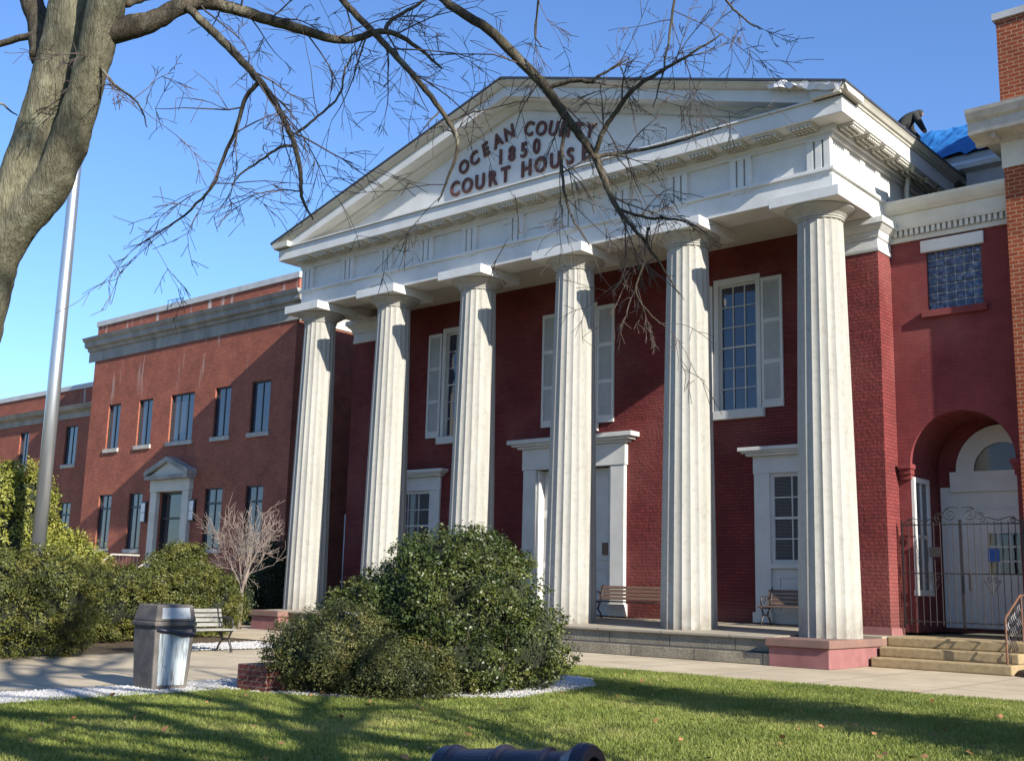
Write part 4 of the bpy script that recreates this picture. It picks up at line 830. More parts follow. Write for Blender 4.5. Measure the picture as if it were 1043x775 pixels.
m_ = MB(); m_.tube([(0.295, -0.27, 0.80), (0.312, -0.1, 0.77), (0.32, 0.1, 0.725), (0.31, 0.27, 0.73), (0.3, 0.28, 0.80)], 0.03, 6); m_.build('bin_bag', M['cannon'], TB, smooth=True, world=False)

# ------------------------------------------------------------------ cannon
c0, c1 = at(454, 793, 6.9), at(606, 790, 6.35)
ax = Vector(c1) - Vector(c0); Lc = ax.length
CN = thing('cannon_barrel', 'black iron cannon barrel lying across the bottom edge of the lawn', 'cannon', tuple(c0))
CN.rotation_euler = ax.to_track_quat('X', 'Z').to_euler()
m_ = MB(); h_ = Lc
m_.lathe([(0.001, -0.16), (0.05, -0.155), (0.06, -0.12), (0.045, -0.09), (0.10, -0.05), (0.185, -0.01), (0.20, 0.02), (0.20, 0.10), (0.175, 0.12), (0.17, h_ * 0.40), (0.19, h_ * 0.405), (0.19, h_ * 0.44), (0.165, h_ * 0.445), (0.15, h_ * 0.70), (0.165, h_ * 0.705), (0.165, h_ * 0.73), (0.145, h_ * 0.735), (0.14, h_ * 0.84), (0.165, h_ * 0.89), (0.185, h_ * 0.93), (0.18, h_ * 0.97), (0.165, h_), (0.10, h_ + 0.003), (0.095, h_ - 0.15), (0.001, h_ - 0.16)], (0, 0, 0), 40, 'x')
m_.build('barrel', M['cannon'], CN, smooth=False, bevel=0.006, world=False)
for fx in (0.2, 0.75):
    m_ = MB(); m_.box(h_ * fx - 0.1, h_ * fx + 0.1, -0.22, 0.22, -0.42, -0.10); m_.build('cradle', M['granite'], CN, bevel=0.02, world=False)

# ------------------------------------------------------------------ flagpole, pier, stone
fb = np.array([-14.0, -10.55]);
fp_ = MB(); fp_.tube([(fb[0], fb[1], GZ), (fb[0], fb[1], 6), (fb[0], fb[1], 14.5), (fb[0], fb[1], 19)], [0.165, 0.148, 0.10, 0.07], 24); FPo = fp_.build('flagpole', M['alu'], smooth=True); tag(FPo, 'tall silver flagpole rising behind the hedge at left', 'flagpole')
m_ = MB(); m_.box(-2.30, -1.66, -13.45, -12.85, GZ, -0.22); tag(m_.build('brick_pier', M['pier_brick'], bevel=0.01), 'low dark brick pier at the corner of the planting bed', 'pier')
sp = at(358, 626, 15.7); m_ = MB(); m_.box(sp[0] - 0.17, sp[0] + 0.17, sp[1] - 0.15, sp[1] + 0.15, GZ, sp[2] + 0.04); tag(m_.build('stone_marker', M['coping'], bevel=0.02), 'grey stone block showing between the round bush and the low shrub', 'stone')

# ------------------------------------------------------------------ foliage
def leaves(centres, dirs, size, jitter=0.9, aspect=0.55):
    n = len(centres); d = dirs + RNG.normal(0, jitter, (n, 3)); d /= np.linalg.norm(d, axis=1)[:, None] + 1e-9
    t = np.cross(d, RNG.normal(0, 1, (n, 3))); t /= np.linalg.norm(t, axis=1)[:, None] + 1e-9; b = np.cross(d, t)
    L = (size * (0.6 + 0.8 * RNG.random(n)))[:, None]
    V = np.stack([centres - t * L * 0.5, centres - b * L * aspect * 0.5 + d * L * 0.12, centres + t * L * 0.5, centres + b * L * aspect * 0.5 + d * L * 0.12], 1).reshape(-1, 3)
    return V, np.arange(4 * n).reshape(-1, 4)
def blob_points(blobs, n, clump=0.16, per=26, depth=0.30, rough=0.12, zmin=GZ + 0.02, flat=None):
    w = np.array([(a * b + b * c + a * c) for _, (a, b, c) in blobs]); w = w / w.sum(); C, D = [], []
    m = n // per + 1; idx = RNG.choice(len(blobs), m, p=w)
    for i in idx:
        c, r = np.array(blobs[i][0]), np.array(blobs[i][1])
        v = RNG.normal(0, 1, 3); v /= np.linalg.norm(v)
        if flat: v = np.sign(v) * np.abs(v) ** flat; 
        k = 1 - depth * RNG.random() ** 1.8 + rough * RNG.normal()
        p = c + v * r * k; nd = v / r; nd /= np.linalg.norm(nd)
        q = p + RNG.normal(0, clump, (per, 3)) * np.array([1, 1, 0.8]) * (0.6 + 0.6 * RNG.random())
        C.append(q); D.append(np.repeat([nd + np.array([0, 0, 0.25])], per, 0))
    C = np.concatenate(C); D = np.concatenate(D)
    # drop leaves deep inside any blob
    keep = C[:, 2] > zmin
    for c, r in blobs:
        s = (C - np.array(c)) / np.array(r); keep &= (np.abs(s) ** (2.0)).sum(1) > (0.45 if not flat else 0.30)
    return C[keep][:n], D[keep][:n]
def ellipsoid(mb, c, r, k=0.8, nu=14, nv=10):
    vs = []; 
    for j in range(nv + 1):
        ph = pi * j / nv
        for i in range(nu):
            th = 2 * pi * i / nu; w = k * (0.9 + 0.16 * random.random()); vs.append((c[0] + r[0] * w * sin(ph) * cos(th), c[1] + r[1] * w * sin(ph) * sin(th), max(GZ + 0.03, c[2] + r[2] * w * cos(ph))))
    fs = [(j * nu + i, j * nu + (i + 1) % nu, (j + 1) * nu + (i + 1) % nu, (j + 1) * nu + i) for j in range(nv) for i in range(nu)]
    mb.add(vs, fs)
def shrub(name, label, cat, base, blobs, n, size, mat, clump=0.14, per=26, depth=0.3, rough=0.1, core=0.72, stems=9, group=None, jitter=0.9, lump=0.0, nl=0):
    t = thing(name, label, cat, (base[0], base[1], GZ), 0, group)
    C, D = blob_points(blobs, int(n * (0.45 if nl else 1)), clump, per, depth, rough)
    if nl:            # knobs of foliage standing out of the main mass: lit on one side, dark between
        w = np.array([(a * b + b * c + a * c) for _, (a, b, c) in blobs]); w = w / w.sum(); kb = []
        while len(kb) < nl:
            c, r = blobs[int(RNG.choice(len(blobs), p=w))]; v = RNG.normal(0, 1, 3); v /= np.linalg.norm(v); p = np.array(c) + v * np.array(r) * (0.86 + 0.12 * RNG.random())
            if p[2] < GZ + 0.08: continue
            if any((((p - np.array(c2)) / np.array(r2)) ** 2).sum() < 0.6 for c2, r2 in blobs): continue
            q = lump * (0.6 + 0.8 * RNG.random()); kb.append((tuple(p), (q, q, q * 0.8)))
        C2, D2 = blob_points(kb, int(n * 0.55), clump * 0.6, max(8, per // 2), 0.25, 0.05); C = np.concatenate([C, C2]); D = np.concatenate([D, D2])
    V, F = leaves(C, D, size, jitter)
    raw_mesh('foliage', V, F, mat, t)
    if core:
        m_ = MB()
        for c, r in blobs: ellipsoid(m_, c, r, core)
        m_.build('shade_core', M['core'], t)  # opaque dark lumps added to block light and deepen shade between leaves
    s_ = MB()
    for i in range(stems):
        c, r = blobs[i % len(blobs)]; a = random.random() * 2 * pi
        p0 = (base[0] + 0.25 * r[0] * cos(a), base[1] + 0.25 * r[1] * sin(a), GZ); p2 = (c[0] + 0.8 * r[0] * cos(a), c[1] + 0.8 * r[1] * sin(a), c[2] + r[2] * 0.3 * random.random())
        p1 = ((p0[0] + p2[0]) / 2 + 0.1 * random.random(), (p0[1] + p2[1]) / 2, GZ + (p2[2] - GZ) * 0.4); s_.tube([p0, p1, p2], [0.035, 0.025, 0.008], 6)
    if name == 'round_bush':
        for i in range(4):
            a = R_((-66, -50, -41, -12)[i]); q = (base[0] + 0.95 * cos(a), base[1] + 0.95 * sin(a)); s_.tube([(q[0], q[1], GZ), (q[0] + 0.12 * cos(a) + 0.1 * random.random(), q[1] + 0.12 * sin(a), GZ + 0.35), (q[0] + 0.3 * cos(a + 0.4), q[1] + 0.3 * sin(a), GZ + 0.9)], [0.03, 0.022, 0.01], 6)
    s_.build('stems', M['stem'], t); return t
# the big round bush: centre about 16.5 m away
bc = at(466, 606, 16.6)
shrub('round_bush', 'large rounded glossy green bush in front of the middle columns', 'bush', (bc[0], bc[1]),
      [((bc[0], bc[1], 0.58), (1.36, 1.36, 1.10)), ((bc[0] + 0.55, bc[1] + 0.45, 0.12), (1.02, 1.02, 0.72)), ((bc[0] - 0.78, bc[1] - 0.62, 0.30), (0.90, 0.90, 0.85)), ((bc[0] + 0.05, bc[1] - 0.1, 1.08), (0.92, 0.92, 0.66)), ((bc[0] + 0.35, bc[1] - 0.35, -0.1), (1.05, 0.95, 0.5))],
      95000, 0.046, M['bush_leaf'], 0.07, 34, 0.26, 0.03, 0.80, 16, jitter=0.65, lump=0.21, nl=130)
lc = at(330, 668, 15.3)
shrub('low_shrub', 'low spreading yew shrub at the left foot of the round bush', 'shrub', (lc[0], lc[1]),
      [((lc[0], lc[1], -0.10), (0.78, 0.78, 0.55)), ((lc[0] + 0.1, lc[1] + 0.3, 0.15), (0.62, 0.62, 0.42))], 40000, 0.034, M['yew_leaf'], 0.06, 30, 0.30, 0.05, 0.78, jitter=0.7, lump=0.17, nl=60)
lc2 = at(410, 680, 14.8)
shrub('low_shrub', 'low ragged shrub at the front of the round bush above the white gravel', 'shrub', (lc2[0], lc2[1]),
      [((lc2[0], lc2[1], -0.30), (0.66, 0.66, 0.40)), ((lc2[0] - 0.35, lc2[1] - 0.1, -0.25), (0.5, 0.5, 0.40))], 30000, 0.034, M['yew_leaf'], 0.07, 28, 0.35, 0.08, 0.7, jitter=0.7, lump=0.17, nl=60)
# hedges
def hedge(name, label, p0, p1, width, h, n, size, mat):
    p0, p1 = np.array(p0), np.array(p1); L = np.linalg.norm(p1 - p0); k = max(2, int(L / 0.8)); bl = []
    for i in range(k + 1):
        q = p0 + (p1 - p0) * i / k; bl.append(((q[0] + RNG.normal(0, 0.06), q[1] + RNG.normal(0, 0.06), GZ + h * 0.47), (width / 2 * (1 + 0.06 * RNG.normal()), width / 2 + 0.12, h * 0.53 * (1 + 0.03 * RNG.normal()))))
        bl.append(((q[0], q[1], GZ + h * 0.72), (width / 2 * 0.97, width / 2, h * 0.30)))
    c = (p0 + p1) / 2
    return shrub(name, label, 'hedge', c, bl, n, size, mat, 0.075, 30, 0.20, 0.03, 0.70, 6, jitter=0.7, lump=0.26, nl=170)
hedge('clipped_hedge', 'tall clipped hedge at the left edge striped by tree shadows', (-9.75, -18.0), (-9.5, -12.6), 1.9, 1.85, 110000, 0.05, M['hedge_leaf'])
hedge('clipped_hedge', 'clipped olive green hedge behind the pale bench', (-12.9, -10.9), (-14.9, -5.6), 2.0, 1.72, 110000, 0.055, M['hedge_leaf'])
def gpt(px, depth, zc): p = at(px, 600, depth); return p[0], p[1]
x, y = gpt(185, 31.0, 0)
shrub('bushy_yew', 'rounded yellow green yew bush standing in front of the wing doorway', 'shrub', (x, y), [((x, y, 0.6), (0.95, 0.95, 1.15)), ((x + 0.5, y + 0.4, 0.1), (0.95, 0.95, 0.75)), ((x - 0.1, y - 0.1, 1.15), (0.62, 0.62, 0.65))], 42000, 0.065, M['hedge_leaf'], 0.1, 28, 0.3, 0.07, 0.75, jitter=0.75, lump=0.3, nl=50)
x, y = gpt(8, 27.5, 0)
shrub('arborvitae', 'tall pale yellow green arborvitae at the far left edge', 'tree', (x, y), [((x, y, 1.1), (1.15, 1.15, 1.7)), ((x + 0.1, y, 2.4), (0.9, 0.9, 1.15)), ((x - 0.9, y - 0.9, 1.4), (1.2, 1.2, 1.7))], 60000, 0.075, M['arbor_leaf'], 0.1, 26, 0.3, 0.06, 0.78, jitter=0.7, lump=0.3, nl=70)
x, y = gpt(66, 29.5, 0)
shrub('arborvitae', 'shorter pale arborvitae beside the flagpole', 'tree', (x, y), [((x, y, 0.7), (0.85, 0.85, 1.3)), ((x - 0.4, y - 0.35, 0.9), (0.8, 0.8, 1.25)), ((x + 0.15, y + 0.15, 1.05), (0.7, 0.7, 0.95))], 44000, 0.075, M['arbor_leaf'], 0.1, 26, 0.35, 0.07, 0.76, jitter=0.7, lump=0.28, nl=50)
x, y = gpt(277, 37.5, 0)
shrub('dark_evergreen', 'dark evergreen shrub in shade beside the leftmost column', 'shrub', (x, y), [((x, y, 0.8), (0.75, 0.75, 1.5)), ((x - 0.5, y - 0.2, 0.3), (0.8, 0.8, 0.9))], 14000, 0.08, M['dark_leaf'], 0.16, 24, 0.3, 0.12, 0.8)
x, y = gpt(222, 37.5, 0)
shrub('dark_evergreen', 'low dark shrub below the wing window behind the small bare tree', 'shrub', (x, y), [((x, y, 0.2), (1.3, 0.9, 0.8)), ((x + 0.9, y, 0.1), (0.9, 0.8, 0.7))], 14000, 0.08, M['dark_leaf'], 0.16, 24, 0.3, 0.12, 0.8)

# ------------------------------------------------------------------ trees
def grow(mb, p, d, length, rad, depth, spread=0.75, grav=-0.05, steps=5, kids=(2, 4), sides=4, rmin=0.0022, wig=0.16, ratio=0.62):
    p = np.array(p, float); d = np.array(d, float); d /= np.linalg.norm(d); pts = [p.copy()]; ds = []
    for i in range(steps):
        d = d + RNG.normal(0, wig, 3) + np.array([0, 0, grav]); d /= np.linalg.norm(d); p = p + d * length / steps; pts.append(p.copy()); ds.append(d.copy())
    rr = [max(rmin, rad * (1 - 0.62 * i / steps)) for i in range(steps + 1)]
    mb.tube(pts, rr, sides, cap=False)
    if depth <= 0: return
    for k in range(RNG.integers(kids[0], kids[1] + 1)):
        i = int(RNG.integers(1, steps + 1)); nd = ds[min(i, steps - 1)] + RNG.normal(0, spread, 3)
        grow(mb, pts[i], nd, length * ratio * (0.6 + 0.6 * RNG.random()), max(rmin, rr[i] * 0.62), depth - 1, spread, grav, steps if depth > 1 else 4, kids, sides, rmin, wig, ratio)
TR = thing('bare_tree', 'large leafless tree with grey lichened trunk leaning in at top left', 'tree', tuple(at(-75, 1000, 5.7)[:2]) + (GZ,))
def path(pts): return [at(*p) for p in pts]
def spline(pts, rad, n=6):
    P = [np.array(p) for p in pts]; out, rr = [], []
    for i in range(len(P) - 1):
        a, b, c, d = P[max(i - 1, 0)], P[i], P[i + 1], P[min(i + 2, len(P) - 1)]
        for k in range(n):
            t = k / n; out.append(0.5 * ((2 * b) + (c - a) * t + (2 * a - 5 * b + 4 * c - d) * t * t + (3 * b - a - 3 * c + d) * t ** 3)); rr.append(rad[i] + (rad[i + 1] - rad[i]) * t)
    out.append(P[-1]); rr.append(rad[-1]); return out, rr
def px2r(w, depth): return w * depth / FPX / 2
tk = MB()
base = at(-75, 1000, 5.7); base = np.array([base[0], base[1], GZ - 0.05])
pts = [base + np.array([-0.02, 0, 0])] + path([(-88, 700, 5.7), (-52, 430, 5.7), (-8, 262, 5.72), (36, 160, 5.73), (58, 88, 5.74), (78, 8, 5.76), (88, -110, 5.85)])
o_, r_ = spline(pts, [0.36, 0.21, 0.175, px2r(52, 5.7), px2r(53, 5.7), px2r(52, 5.8), px2r(53, 5.9), px2r(44, 6.0)], 8); tk.tube(o_, r_, 24)
pts = path([(-25, 330, 5.70), (10, 245, 5.67), (48, 196, 5.63), (70, 144, 5.60), (92, 74, 5.57), (109, 0, 5.55), (122, -100, 5.5)])
o_, r_ = spline(pts, [px2r(32, 5.7), px2r(36, 5.7), px2r(38, 5.65), px2r(38, 5.6), px2r(34, 5.6), px2r(37, 5.6), px2r(30, 5.6)], 7); tk.tube(o_, r_, 20)
tko = tk.build('trunk', M['bark'], TR, smooth=True)
rm = tko.modifiers.new('rm', 'REMESH'); rm.mode = 'VOXEL'; rm.voxel_size = 0.012; rm.use_smooth_shade = True
sm_ = tko.modifiers.new('sm', 'SMOOTH'); sm_.iterations = 8
tx = bpy.data.textures.new('bark_lumps', 'CLOUDS'); tx.noise_scale = 0.11
dm = tko.modifiers.new('d', 'DISPLACE'); dm.texture = tx; dm.strength = 0.022; dm.texture_coords = 'GLOBAL'
def limb(pts, wid, twigs=(3, 5), tw_len=0.42, dens=5.0, start=0.15, depth=2, spread=0.9, grav=-0.05, mat='limb', sub=None):
    P = path(pts); o_, rr = spline(P, [px2r(w, p[2]) for w, p in zip(wid, pts)], 6)
    o_ = [q + RNG.normal(0, 0.0018, 3) * (1 if 0 < i < len(o_) - 1 else 0) for i, q in enumerate(o_)]
    mb = MB(); mb.tube(o_, rr, 9); b = mb.build('limb', M[mat], TR, smooth=True)
    tw = MB(); Ls = sum(np.linalg.norm(o_[i + 1] - o_[i]) for i in range(len(o_) - 1)); n = int(Ls * dens * 1.0); n = 0 if n < 3 else n
    for k in range(n):
        i = int((start + (1 - start) * RNG.random()) * (len(o_) - 2)); t = o_[i + 1] - o_[i]; t /= np.linalg.norm(t)
        dv = t * 0.5 + RNG.normal(0, spread, 3); dv -= _f * dv.dot(_f) * 0.3
        grow(tw, o_[i], dv, tw_len * (0.5 + 0.9 * RNG.random()), min(rr[i] * 0.45, 0.0055), depth, 0.6, grav, 6, (3, 5), 4, 0.0016, 0.09, 0.5)
    if tw.v: tw.build('twigs', M['twig'], b, smooth=True)
limb([(108, 34, 5.56), (136, 27, 5.58), (160, 20, 5.62), (185, 6, 5.7), (212, 3, 5.75), (245, 11, 5.8), (290, 25, 5.9), (350, 41, 6.0), (392, 32, 6.1), (425, 48, 6.15), (450, 70, 6.2)], [24, 25, 20, 17, 14, 12, 11, 8, 6, 4, 2], start=0.35, dens=7)
limb([(188, 6, 5.7), (204, 20, 5.65), (238, 53, 5.62), (264, 82, 5.6), (284, 112, 5.58), (299, 145, 5.55), (306, 176, 5.52), (307, 200, 5.5), (319, 224, 5.5)], [8, 9, 8.5, 7.5, 6.5, 5.5, 4.5, 3.5, 1.5], start=0.3, dens=6)
limb([(263, 84, 5.6), (250, 101, 5.62), (241, 130, 5.65), (226, 165, 5.68), (215, 192, 5.7), (182, 224, 5.75), (140, 250, 5.8)], [5, 4.5, 4, 3.5, 3, 2, 1], dens=9, start=0.2)
limb([(301, 148, 5.55), (286, 150, 5.55), (268, 162, 5.6), (247, 176, 5.62), (236, 190, 5.65)], [3, 3, 2.5, 2, 1], dens=9)
limb([(302, 135, 5.55), (320, 122, 5.6), (345, 98, 5.65), (352, 70, 5.7), (362, 52, 5.75)], [3, 2.6, 2.2, 2, 1.6], dens=8)
limb([(340, -12, 6.0), (352, 4, 6.0), (377, 30, 6.0), (400, 54, 5.98), (428, 85, 5.95), (457, 124, 5.92), (466, 150, 5.9), (454, 188, 5.9), (446, 206, 5.9)], [7, 7, 7, 6.5, 6, 5, 4, 2.5, 1.2], dens=8, start=0.1)
limb([(430, -30, 6.3), (452, 0, 6.28), (498, 31, 6.25), (535, 67, 6.22), (556, 90, 6.2), (578, 121, 6.18), (605, 158, 6.15), (618, 190, 6.1), (629, 213, 6.05), (646, 233, 6.0), (668, 262, 5.98), (692, 300, 5.95)], [8, 9, 10, 10.5, 10, 9, 8, 6.5, 5.5, 4, 2.5, 1.2], dens=5, start=0.25)
limb([(556, 90, 6.2), (585, 82, 6.15), (603, 84, 6.1), (609, 78, 6.08), (640, 60, 6.05)], [5, 4.5, 4, 3, 1.4], dens=9)
limb([(606, 158, 6.15), (612, 140, 6.1), (622, 122, 6.08), (646, 91, 6.02), (670, 75, 6.0), (699, 58, 5.98), (737, 34, 5.95)], [6, 5.5, 5, 4.5, 4, 3, 1.2], dens=9)
limb([(606, 160, 6.15), (630, 156, 6.2), (652, 153, 6.25), (692, 144, 6.3), (735, 130, 6.35)], [4.5, 4, 3.5, 2.5, 1.2], dens=7)
limb([(629, 213, 6.05), (660, 222, 6.0), (700, 226, 6.0), (735, 250, 6.0)], [3.5, 3, 2.2, 1], dens=6, tw_len=0.34, grav=-0.12)
limb([(578, 121, 6.18), (572, 160, 6.1), (578, 210, 6.0), (600, 250, 5.95)], [4.5, 3.5, 2.5, 1.2], dens=8, grav=-0.12)
limb([(690, -30, 6.1), (684, 20, 6.05), (676, 70, 6.0), (665, 110, 6.0)], [3, 2.6, 2, 1], dens=9)
limb([(725, -40, 6.2), (740, 0, 6.15), (762, 22, 6.1), (776, 30, 6.1)], [3, 2.5, 1.8, 1], dens=7, tw_len=0.28)
limb([(545, -40, 6.2), (548, 0, 6.2), (545, 35, 6.15), (552, 48, 6.1)], [3, 2.5, 1.8, 1], dens=6)
limb([(660, 232, 5.98), (655, 270, 5.95), (648, 300, 5.95), (672, 330, 5.95)], [3, 2.4, 1.8, 1], dens=7, tw_len=0.3, grav=-0.1)
limb([(72, 20, 5.8), (46, 32, 5.8), (18, 40, 5.85), (-30, 52, 5.9)], [9, 8, 7, 6], dens=5, start=0.3)
limb([(44, 60, 5.8), (40, 25, 5.9), (28, -10, 6.0), (10, -60, 6.1)], [26, 24, 22, 20], dens=0)
limb([(92, 50, 5.57), (112, 82, 5.5), (140, 105, 5.65), (150, 130, 5.7)], [4, 3, 2, 1], dens=12, start=0.1)
limb([(128, 4, 5.6), (150, -3, 5.7), (190, -6, 5.8)], [9, 8, 7], dens=4)
limb([(-30, 90, 5.9), (0, 105, 6.0), (18, 118, 6.05)], [4, 2.5, 1], dens=10)
limb([(392, 32, 6.1), (402, 18, 6.15), (430, 2, 6.2), (450, -20, 6.2)], [5, 4, 3, 2], dens=8)
# small bare ornamental tree by the wing
sx, sy = gpt(246, 34.0, 0); sz = GZ
ST2 = thing('ornamental_tree', 'small leafless tree with pale pinkish twigs in front of the brick wing', 'tree', (sx, sy, GZ))
m_ = MB(); m_.tube([(sx, sy, GZ), (sx + 0.03, sy, 0.3), (sx, sy, 0.75)], [0.075, 0.06, 0.05], 8); m_.build('trunk', M['pale_twig'], ST2, smooth=True)
m_ = MB()
for k in range(13):
    a = 2 * pi * k / 13; grow(m_, (sx, sy, 0.45 + 0.3 * random.random()), (cos(a) * 0.5, sin(a) * 0.5, 0.75 + 0.6 * random.random()), 1.5, 0.016, 3, 0.5, 0.03, 5, (3, 5), 4, 0.0042, 0.10, 0.60)
m_.build('crown', M['pale_twig'], ST2)

# street trees to the right of the camera, whose shadows fall across the lawn and hedge
def street_tree(x, y, h, r, label, nb=16):
    t = thing('street_tree', label, 'tree', (x, y, GZ)); m_ = MB()
    o_, rr = spline([(x, y, GZ - 0.1), (x + 0.1, y, 2.5), (x - 0.1, y + 0.1, 5), (x, y, h * 0.6), (x + 0.2, y, h)], [r * 1.3, r, r * 0.85, r * 0.6, r * 0.25], 5); m_.tube(o_, rr, 12); m_.build('trunk', M['bark'], t, smooth=True)
    c = MB()
    for k in range(nb):
        q = o_[min(len(o_) - 2, 6 + k * 16 // nb)]; a = RNG.random() * 2 * pi
        grow(c, q, (cos(a), sin(a), 0.7), h * 0.34, r * 0.42, 2, 0.6, 0.04, 6, (2, 4), 5, 0.014, 0.12, 0.6)
    c.build('crown', M['limb'], t); return t
street_tree(17.0, -19.6, 10.5, 0.34, 'bare street tree to the right of the viewer')
street_tree(15.5, -18.0, 12, 0.24, 'slim bare street tree right of the viewer')
street_tree(21.0, -22.2, 15, 0.30, 'bare street tree farthest to the right of the viewer', 7)
ex, ey = 13.6, -11.4
shrub('evergreen_tree', 'dense evergreen tree standing right of the viewer by the path', 'tree', (ex, ey), [((ex, ey, 1.4), (1.9, 1.7, 2.0)), ((ex, ey + 0.2, 3.2), (1.4, 1.2, 1.8)), ((ex + 0.1, ey - 0.3, 5.2), (0.8, 0.9, 1.5)), ((ex - 0.3, ey + 0.5, 6.4), (0.4, 0.5, 1.0))], 30000, 0.13, M['dark_leaf'], 0.2, 24, 0.5, 0.2, 0.6)

# ------------------------------------------------------------------ person on the roof
def person(P, rz):
    t = thing('person', 'person in dark jacket and grey trousers bending over on the roof edge', 'person', P, rz)
    V = [(0, 0, 0.62), (0.11, 0, 0.58), (0.16, 0.32, 0.42), (0.14, 0.04, 0.10), (0.14, 0.20, 0.05), (-0.11, 0, 0.58), (-0.16, 0.32, 0.42), (-0.14, 0.04, 0.10), (-0.14, 0.20, 0.05),
         (0, 0.13, 0.84), (0, 0.30, 1.02), (0, 0.43, 1.10), (0, 0.53, 1.12), (0, 0.63, 1.06), (0.20, 0.34, 0.99), (0.28, 0.42, 0.74), (0.22, 0.56, 0.56), (0.20, 0.62, 0.50), (-0.20, 0.34, 0.99), (-0.28, 0.42, 0.74), (-0.22, 0.56, 0.56), (-0.20, 0.62, 0.50)]
    E_ = [(0, 1), (1, 2), (2, 3), (3, 4), (0, 5), (5, 6), (6, 7), (7, 8), (0, 9), (9, 10), (10, 11), (11, 12), (12, 13), (10, 14), (14, 15), (15, 16), (16, 17), (10, 18), (18, 19), (19, 20), (20, 21)]
    Rd = [0.19, 0.15, 0.11, 0.075, 0.06, 0.15, 0.11, 0.075, 0.06, 0.22, 0.22, 0.085, 0.135, 0.10, 0.12, 0.09, 0.065, 0.05, 0.12, 0.09, 0.065, 0.05]
    me = bpy.data.meshes.new('body'); me.from_pydata(V, E_, []); o = bpy.data.objects.new('body', me); COL.objects.link(o); o.parent = t
    return t, o, Rd
def add_person(P, rz):
    t, o, Rd = person(P, rz)
    bpy.context.view_layer.objects.active = o
    me = o.data
    if not me.skin_vertices:
        o.modifiers.clear(); bpy.ops.object.select_all(action='DESELECT'); o.select_set(True); bpy.ops.object.modifier_add(type='SKIN')
    for i, r in enumerate(Rd): me.skin_vertices[0].data[i].radius = (r, r)
    me.skin_vertices[0].data[0].use_root = True
    ss = o.modifiers.new('sub', 'SUBSURF'); ss.levels = 2; ss.render_levels = 2
    dg = bpy.context.evaluated_depsgraph_get(); me2 = bpy.data.meshes.new_from_object(o.evaluated_get(dg)); o.modifiers.clear(); o.data = me2
    me2.materials.clear()
    for k in ('jacket', 'jeans', 'skin'): me2.materials.append(M[k])
    for p in me2.polygons:
        c = p.center; p.material_index = 1 if c.z < 0.66 and c.y < 0.40 and abs(c.x) < 0.24 else (2 if (c.z < 0.55 and c.y > 0.52) or (c.y > 0.58 and c.z < 1.10 and c.z > 0.9) else 0); p.use_smooth = True
add_person((0.28, 4.2, 12.12), R_(-49))

# ------------------------------------------------------------------ grass, gravel and fallen leaves
def inside(poly, P):
    x, y = P[:, 0], P[:, 1]; c = np.zeros(len(P), bool); n = len(poly)
    for i in range(n):
        (x0, y0), (x1, y1) = poly[i], poly[(i + 1) % n]
        k = ((y0 > y) != (y1 > y)) & (x < (x1 - x0) * (y - y0) / (y1 - y0 + 1e-12) + x0); c ^= k
    return c
def frustum(P, m=0.12):
    d = np.c_[P, np.full(len(P), GZ)] - EYE; z = d @ _f; u = d @ _r / z * FPX; return (z > 4) & (np.abs(u) < 521 * (1 + m) + 60)
P = np.c_[RNG.uniform(-2.7, 15, 560000), RNG.uniform(-22, -5.2, 560000)]
P = P[inside(LAWN, P) & frustum(P, 0.45)][:400000]
wv = np.sin(P[:, 0] * 2.1 + 1.3 * np.sin(P[:, 1] * 1.7)) + np.sin(P[:, 1] * 3.3 + 1.1 * np.sin(P[:, 0] * 2.9)) + np.sin(P[:, 0] * 7.1 + P[:, 1] * 5.3) * 0.6
P = P[RNG.random(len(P)) < np.clip(1.25 - 0.38 * wv, 0.22, 1.0)]          # thin and thick patches
n = len(P); h = 0.028 + 0.028 * RNG.random(n); a = RNG.random(n) * 2 * pi; w = 0.005 + 0.004 * RNG.random(n)
lean = RNG.normal(0, 0.025, (n, 2)); z0 = np.full(n, GZ + 0.003)
V = np.stack([np.c_[P[:, 0] - w * np.cos(a), P[:, 1] - w * np.sin(a), z0], np.c_[P[:, 0] + w * np.cos(a), P[:, 1] + w * np.sin(a), z0], np.c_[P[:, 0] + lean[:, 0], P[:, 1] + lean[:, 1], z0 + h]], 1).reshape(-1, 3)
tag(raw_mesh('grass', V, np.arange(3 * n).reshape(-1, 3), M['grass_blade']), kind='stuff')
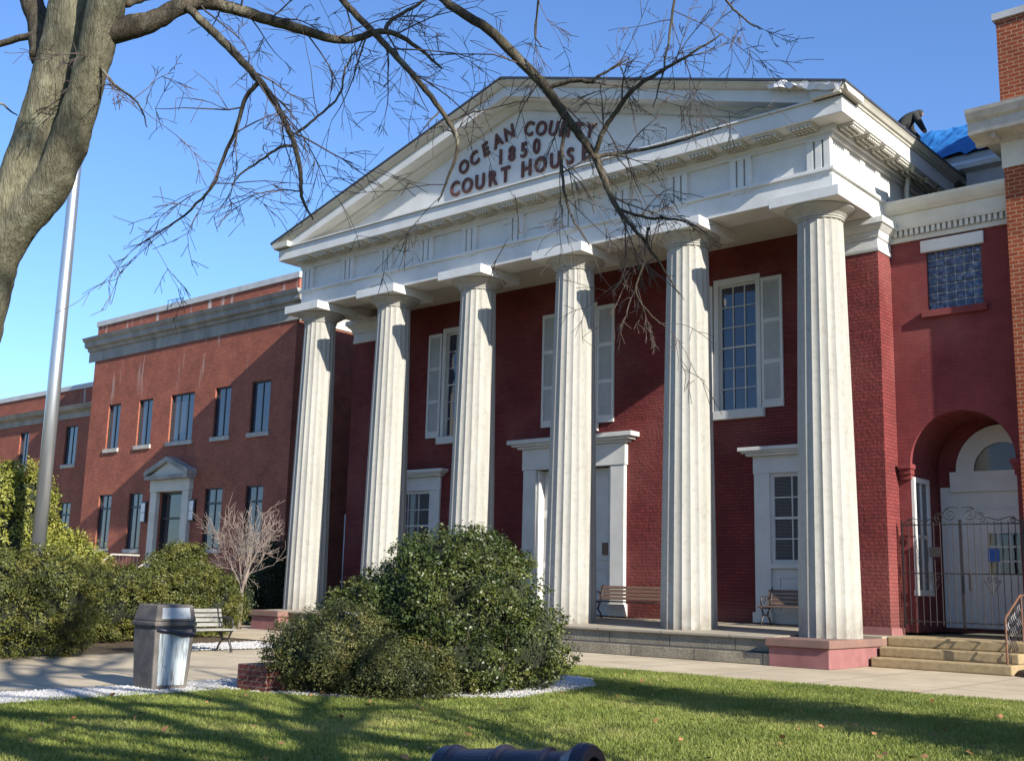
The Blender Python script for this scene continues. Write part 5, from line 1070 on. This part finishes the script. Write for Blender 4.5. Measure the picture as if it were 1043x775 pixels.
def stones(polys, n, size, name):
    C = []
    for poly, k in polys:
        a = np.array(poly); P = np.c_[RNG.uniform(a[:, 0].min(), a[:, 0].max(), k * 3), RNG.uniform(a[:, 1].min(), a[:, 1].max(), k * 3)]; C.append(P[inside(poly, P)][:k])
    P = np.concatenate(C); n = len(P); s = size * (0.5 + RNG.random(n)); base_ = np.array([(1, 0, 0), (-1, 0, 0), (0, 1, 0), (0, -1, 0), (0, 0, 1), (0, 0, -0.3)], float)
    F0 = np.array([(0, 2, 4), (2, 1, 4), (1, 3, 4), (3, 0, 4), (2, 0, 5), (1, 2, 5), (3, 1, 5), (0, 3, 5)])
    V = base_[None] * s[:, None, None] * (0.6 + 0.7 * RNG.random((n, 6, 1))); a = RNG.random(n) * 6.28; ca, sa = np.cos(a)[:, None], np.sin(a)[:, None]
    V = np.stack([V[..., 0] * ca - V[..., 1] * sa + P[:, :1], V[..., 0] * sa + V[..., 1] * ca + P[:, 1:], V[..., 2] * 0.7 + GZ + 0.012], -1)
    F = (F0[None] + 6 * np.arange(n)[:, None, None]).reshape(-1, 3)
    return tag(raw_mesh(name, V.reshape(-1, 3), F, M['gravel']), kind='stuff')
stones([([(-3.45, -19), (-2.35, -19), (-2.3, -13.7), (-3.4, -13.0)], 9000), ([(-3.5, -13.6), (-2.2, -13.6), (-2.2, -12.3), (-3.6, -11.5)], 2500),
        ([(-1.9, -13.55), (-0.4, -12.95), (0.75, -11.0), (0.32, -8.8), (-0.6, -7.65), (-1.3, -7.5), (-0.3, -9.4), (0.0, -11), (-0.9, -12.4), (-1.9, -13.0)], 6500),
        ([(-11.4, -9.3), (-9.7, -9.3), (-9.7, -6.4), (-12.0, -5.9)], 3000)], 0, 0.028, 'white_gravel')
lv = []
for k in range(130):
    for _ in range(50):
        q = np.array([[RNG.uniform(-2.3, 7), RNG.uniform(-18, -5.4)]])
        if inside(LAWN, q)[0]: break
    lv.append((*q[0], GZ + 0.05))
lv += [(*(np.array([-0.9, -12.6]) + RNG.normal(0, 0.4, 2)), GZ + 0.04) for _ in range(60)]
C = np.array(lv); V, F = leaves(C, np.repeat([[0, 0, 1.0]], len(C), 0), 0.075, 0.4, 0.7)
tag(raw_mesh('fallen_leaves', V, F, M['dead_leaf']), kind='stuff')
